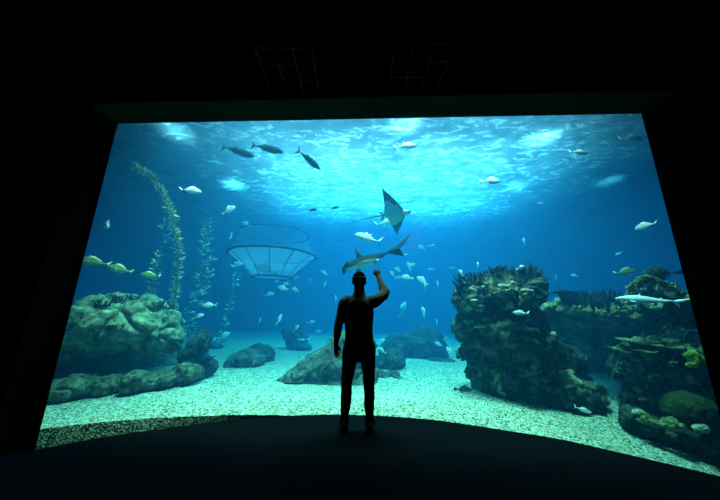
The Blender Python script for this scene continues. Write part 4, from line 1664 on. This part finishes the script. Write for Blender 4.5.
# pale crust and yellow sponge patches growing on the pillar (parts of it)
random.seed(5)
for (u, v, ru, rv, m_, nm) in (
        (481, 326, 10, 3.5, YELC, 'yellow_sponge'), (470, 322, 6, 2.5, YELC, 'yellow_sponge'), (487, 320, 3.5, 5, YELC, 'yellow_sponge'), (506, 334, 5, 5, YELC, 'yellow_sponge'),
        (510, 305, 5, 5, YELC, 'yellow_sponge'), (521, 301, 2.5, 4.5, YELC, 'yellow_sponge'), (505, 309, 3.5, 3, YELC, 'yellow_sponge'),
        (497, 375, 3, 6, YELC, 'yellow_sponge'), (499, 388, 4, 5, YELC, 'yellow_sponge'), (503, 394, 3, 2, YELC, 'yellow_sponge'),
        (474, 302, 9, 3, PALEC, 'pale_crust'), (483, 299, 6, 3, PALEC, 'pale_crust'), (468, 308, 5, 4, PALEC, 'pale_crust'), (470, 288, 8, 4, PALEC, 'pale_crust'), (483, 289, 7, 3, PALEC, 'pale_crust'),
        (500, 286, 9, 2.5, PALEC, 'pale_crust'), (514, 283, 8, 2.5, PALEC, 'pale_crust'), (528, 290, 6, 2, PALEC, 'pale_crust'), (538, 297, 5, 2, PALEC, 'pale_crust'),
        (528, 372, 9, 6, PALEC, 'pale_crust'), (535, 367, 5, 3, PALEC, 'pale_crust'), (552, 374, 6, 4, PALEC, 'pale_crust'), (553, 334, 5, 3, PALEC, 'pale_crust'), (460, 347, 5, 4, PALEC, 'pale_crust'), (457, 352, 4, 4, PALEC, 'pale_crust'), (577, 380, 6, 4, PALEC, 'pale_crust'), (567, 372, 7, 3, PALEC, 'pale_crust')):
    try:
        b_, n_ = onrock(R_PILLAR, u, v, .0)
    except RuntimeError:
        continue
    s = (b_ - EYE).dot(FWD) / F_PX
    dn = max(.3, abs(n_.dot((EYE - b_).normalized())))
    b2 = bmesh.new()
    verts, faces = [], []
    # drape a ragged patch over the rock by dropping points on it along its own normal
    tx = n_.cross(Vector((0, 0, 1)))
    tx = tx.normalized() if tx.length > .1 else Vector((1, 0, 0))
    ty = tx.cross(n_).normalized() * -1
    K, N = 5, 26
    sd = random.random() * 50
    ok = True
    tree = bvh(R_PILLAR)
    ringv = []
    for j in range(K + 1):
        q = j / K
        rowv = []
        for i in range(N):
            a = 2 * math.pi * i / N
            rr = 1 + .55 * noise.noise(Vector((math.cos(a) * 1.6, math.sin(a) * 1.6, sd)))
            w = b_ + tx * math.cos(a) * ru * s * q * rr + ty * math.sin(a) * rv * s / dn ** .5 * q * rr
            nr = tree.find_nearest(w)
            pp_ = nr[0] + nr[1] * (.028 * (1 - q ** 3) - .006)
            rowv.append(pp_ - R_PILLAR.location)
        ringv.append(rowv)
    verts = [x for row in ringv for x in row]
    for j in range(K):
        for i in range(N):
            faces.append((j * N + i, j * N + (i + 1) % N, (j + 1) * N + (i + 1) % N, (j + 1) * N + i))
    bb = mesh_obj(nm, verts, faces, m_, R_PILLAR)
    bb['label'] = 'yellow-green sponge patch' if m_ is YELC else 'pale crusted coral patch'

# shelf corals
GT = 'finger coral thicket on the reef shelf'
for i, (u, t) in enumerate(((572, 6.4), (580, 6.3), (588, 6.4), (596, 6.3), (604, 6.4), (611, 6.3), (584, 6.7), (600, 6.7), (577, 6.25), (593, 6.2), (607, 6.2))):
    b_, n_ = top_of(R_SHELF, u, 300, t)
    fingers('finger_coral', b_, n_, 14, .38, .20, .026, 120 + i, FINGER, 'dark finger coral in the tall thicket on the reef shelf', GT)
RC = 'corals along the shelf'
for (u, v, r, lab) in ((571, 303, .22, 'greenish dome coral at the pillar end of the reef shelf'), (590, 310, .16, 'small greenish dome coral under the finger coral thicket'),
                       (600, 312, .15, 'small pale dome coral on the shelf lip between other domes'), (583, 312, .12, 'little dome coral at the shelf lip nearest the pillar'),
                       (613, 308, .15, 'dome coral on the shelf lip in front of the white shark nose'), (627, 283, .11, 'pale knobbly sponge on the end of the yellow coral arch')):
    try:
        b_, n_ = onrock(R_SHELF, u, v)
    except RuntimeError:
        b_, n_ = top_of(R_SHELF, u, v, 6.2)
    lump('dome_coral', b_, (r, r * .9, r * .7), int(u), PLATE if u != 627 else PALEC, lab, RC, amp=.25, freq=6, fine=.03)
b_, n_ = top_of(R_SHELF, 563, 290, 6.5)
plate('table_coral', at(564, 293, 6.4) - Vector((0, 0, .16)), .26, .03, .16, 3, FINGER, 'flat dark table coral jutting out beside the finger coral thicket', RC)
b_, n_ = top_of(R_SHELF, 655, 290, 6.0)
BR = at(655.5, 273.5, 5.7)
lump('brain_coral', BR, (.195, .195, .165), 61, BRAIN, 'round dark green brain coral on the highest knob of the reef shelf', None, amp=.06, freq=8, fine=.012, voxel=.018)
lump('reef_mound', at(653, 293, 5.85), (.52, .36, .26), 62, REEFROCK, 'rough reef mound carrying the round brain coral', None, 'rock', amp=.3, freq=3, fine=.08)
b2 = bmesh.new()
limb(b2, [at(629, 296, 5.3), at(632, 288, 5.3), at(641, 281, 5.3), at(652, 279.5, 5.3), at(662, 283, 5.3), at(669, 290, 5.3)], [.07, .085, .085, .08, .08, .06], 12)
me = fuse(b2, .018, 2)
displace(me, .05, 5, 3, 0, 1, .05, 9)
c_ = at(648, 286, 5.3)
me.transform(Matrix.Translation(-c_))
me.materials.clear()
me.materials.append(PLATE)
o = bpy.data.objects.new('arch_coral', me)
o.location = c_
COL.objects.link(o)
tag(o, 'yellow-green arched coral ridge below the round brain coral', 'coral')
for i, (u, v, r, lab) in enumerate(((661, 290, .10, 'pale cauliflower coral under the arched coral ridge'), (672, 288, .10, 'pale cauliflower coral beside the outer end of the arched ridge'),
                                    (640, 291, .09, 'pale cauliflower coral inside the arched coral ridge'), (676, 296, .12, 'pale cauliflower coral over the tail of the white shark'),
                                    (630, 303, .12, 'pale coral clump just under the nose of the white shark'), (655, 308, .13, 'pale coral clump under the belly of the white shark'))):
    b_ = at(u, v, 5.38)
    fingers('cauliflower_coral', b_, Vector((0, 0, 1)), 16, r * 1.1, r, r * .22, 200 + i, PALEC, lab, 'pale corals near the arched ridge')

# outcrop corals
GP = 'plate corals draped on the outcrop'
for i, (u, v, r, lab) in enumerate(((637, 345, .34, 'green plate coral uppermost on the shadow side of the reef outcrop'), (655, 342, .30, 'green plate coral on the crest of the reef outcrop'),
                                    (626, 353, .26, 'green plate coral on the outer shoulder of the reef outcrop'), (668, 349, .28, 'green plate coral next to the lime yellow sponge'),
                                    (645, 352, .30, 'lower green plate coral stepping down the outcrop face'))):
    try:
        b_, n_ = onrock(R_FRONT, u, v, .05)
    except RuntimeError:
        b_ = at(u, v, 5.1)
    plate('plate_coral', b_ - Vector((0, 0, .05)), r, .03, .10, 300 + i, PLATE, lab, GP, tilt=(-.1 if u < 640 else .05, .10))
b_, n_ = onrock(R_FRONT, 690, 356, .0)
lump('lime_sponge', b_ + Vector((-.05, -.08, 0)), (.13, .10, .11), 71, LIME, 'bright lime yellow sponge by the window edge', None, 'sponge', amp=.4, freq=7, fine=.03,
     extra=((.12, .02, -.02, .8), (-.06, 0, -.12, .7), (.22, .0, -.06, .6)))
lump('brain_coral', at(690, 410, 4.45), (.37, .33, .29), 72, BRAIN, 'big smooth dark green brain coral low at the window edge', None, amp=.05, freq=6, fine=.012, voxel=.022)
GS = 'thin whip corals'
random.seed(9)
for i, (u, v, du, dv) in enumerate(((655, 335, -12, -14), (660, 336, 10, -12), (668, 338, 4, -16), (676, 338, 14, -8), (664, 336, -20, -6), (684, 340, 6, -12), (618, 362, -6, 16), (622, 356, -9, 18), (640, 372, 8, 14), (650, 372, 9, 20), (700, 388, 8, 6), (698, 385, -3, -8))):
    try:
        b_, n_ = onrock(R_FRONT, u, v)
    except RuntimeError:
        continue
    t_ = (b_ - EYE).dot(FWD)
    e_ = at(u + du, v + dv, t_ - .12)
    b2 = bmesh.new()
    m_ = (e_ - b_) * .5 + Vector((random.gauss(0, .03), random.gauss(0, .03), random.gauss(0, .03)))
    limb(b2, [Vector((0, 0, 0)), m_, e_ - b_], [.012, .011, .006], 6)
    if i % 2 == 0:
        limb(b2, [m_, m_ + (e_ - b_) * .25 + Vector((random.gauss(0, .08), random.gauss(0, .04), random.gauss(0, .08)))], [.010, .005], 6)
    o = bm_obj('whip_coral', b2, PLATE, None, True)
    o.location = b_
    tag(o, 'thin pale whip coral branch on the dark reef outcrop', 'coral', GS)
GE = 'crusts on the low reef boulders'
for i, (u, v, t, r, lab) in enumerate(((638, 412, 4.42, .09, 'knobbly pale coral on top of the dark boulder at the gravel edge'), (645, 419, 4.35, .12, 'yellowish crust coral on the face of the gravel-edge boulder'),
                                       (672, 424, 4.22, .15, 'yellowish crust coral between the two low dark boulders'), (656, 423, 4.3, .08, 'tiny yellowish crust coral beside the bigger crust'),
                                       (700, 428, 4.1, .10, 'pale lump of coral under the big brain coral'))):
    lump('crust_coral', at(u, v, t), (r, r * .8, r * .6), 400 + i, PALEC if i in (0, 4) else PLATE, lab, GE, amp=.4, freq=9, fine=.02,
         extra=((r * .8, 0, -r * .2, .6), (-r * .7, 0, -r * .1, .5)))
# tufts on the mossy boulder
for i, (u, v) in enumerate(((118, 300), (133, 299), (101, 305), (158, 305), (167, 309), (112, 330))):
    try:
        b_, n_ = onrock(R_BIG, u, v)
    except RuntimeError:
        continue
    fingers('algae_tuft', b_, n_, 22, .13, .16, .012, 500 + i, DARKROCK, 'dark tuft of algae growing on the mossy boulder', 'algae tufts on the mossy boulder', 'algae')
for i, (u, v) in enumerate(((205, 350), (209, 360), (211, 367), (203, 344))):
    try:
        b_, n_ = onrock(R_DARK, u - 3, v)
    except RuntimeError:
        continue
    fingers('algae_tuft', b_, n_, 14, .16, .10, .014, 520 + i, DARKROCK, 'dark ragged tuft on the open side of the dark leaning boulder', 'algae tufts on the dark boulder', 'algae', lean=(.8, 0, 0))

# knobbly crusts scattered over the reef
random.seed(77)
for (rk, spots_, lab, grp) in (
        (R_SHELF, [(552, 306), (560, 310), (578, 307), (587, 305), (595, 308), (606, 307), (617, 312), (624, 309), (634, 313), (643, 308), (662, 312), (670, 306), (678, 313), (684, 302), (690, 311), (566, 316), (600, 317), (640, 318)],
         'knobbly yellow-green coral crusting the lip of the reef shelf', 'knobbly corals on the shelf lip'),
        (R_FRONT, [(630, 350), (640, 348), (650, 340), (660, 344), (672, 342), (625, 362), (622, 372), (634, 358), (646, 362), (656, 356), (668, 362), (680, 352), (630, 378), (640, 388), (654, 376), (676, 376), (628, 394), (648, 398)],
         'knobbly green coral crusting the face of the reef outcrop', 'knobbly corals on the outcrop'),
        (R_PILLAR, [(520, 374), (530, 378), (538, 371), (546, 378), (560, 372), (568, 378), (578, 384), (588, 388), (462, 303), (470, 297), (478, 307), (490, 296), (500, 292), (512, 290), (524, 296), (534, 302), (544, 318), (550, 340)],
         'knobbly grey-green coral crusting the reef pillar', 'knobbly corals on the pillar')):
    for i, (u, v) in enumerate(spots_):
        p_, n_ = hit(rk, u, v)
        if p_ is None:
            continue
        r = random.uniform(.07, .13)
        lump('crust_coral', p_ - n_ * r * .2, (r, r * .9, r * .7), 600 + i, PLATE if rk is not R_PILLAR else SHELFROCK, lab, grp, amp=.45, freq=9, fine=.03, voxel=.016,
             extra=((r * .7, -r * .2, r * .1, .6), (-r * .6, -r * .2, -r * .2, .65), (r * .1, -r * .1, -r * .5, .6)))
# lamps over the tank
area('overhead_light', (1.6, 13.5, 11.0), (1.6, 13.5, 0), 4600, 12, 8, (0.85, 0.97, 1.0), 130)  # broad area light, placed and sized to brighten the surface and far water
area('front_lamps', (0.0, 5.4, 9.4), (0.0, 6.0, 0), 1500, 9, 0.8, (1.0, 0.95, 0.70), 60)
for (u, v, e) in ((172, 128, 800), (405, 120, 800), (547, 134, 1400), (232, 182, 1500), (520, 184, 700), (375, 205, 1500), (612, 180, 220)):
    p = on_z(u, v, Z_SURF)
    spot('tank_lamp', (p.x, p.y + .3, Z_SURF + 1.3), (p.x, p.y, 0), e, 60, (0.95, 1.0, 1.0), 1.0, 0.3)
# weak house light in the hall
area('hall_light', (1.5, -2.5, 4.2), (0.5, 3.4, 1.0), 0.6, 1, 1, (1.0, 0.95, 0.8))
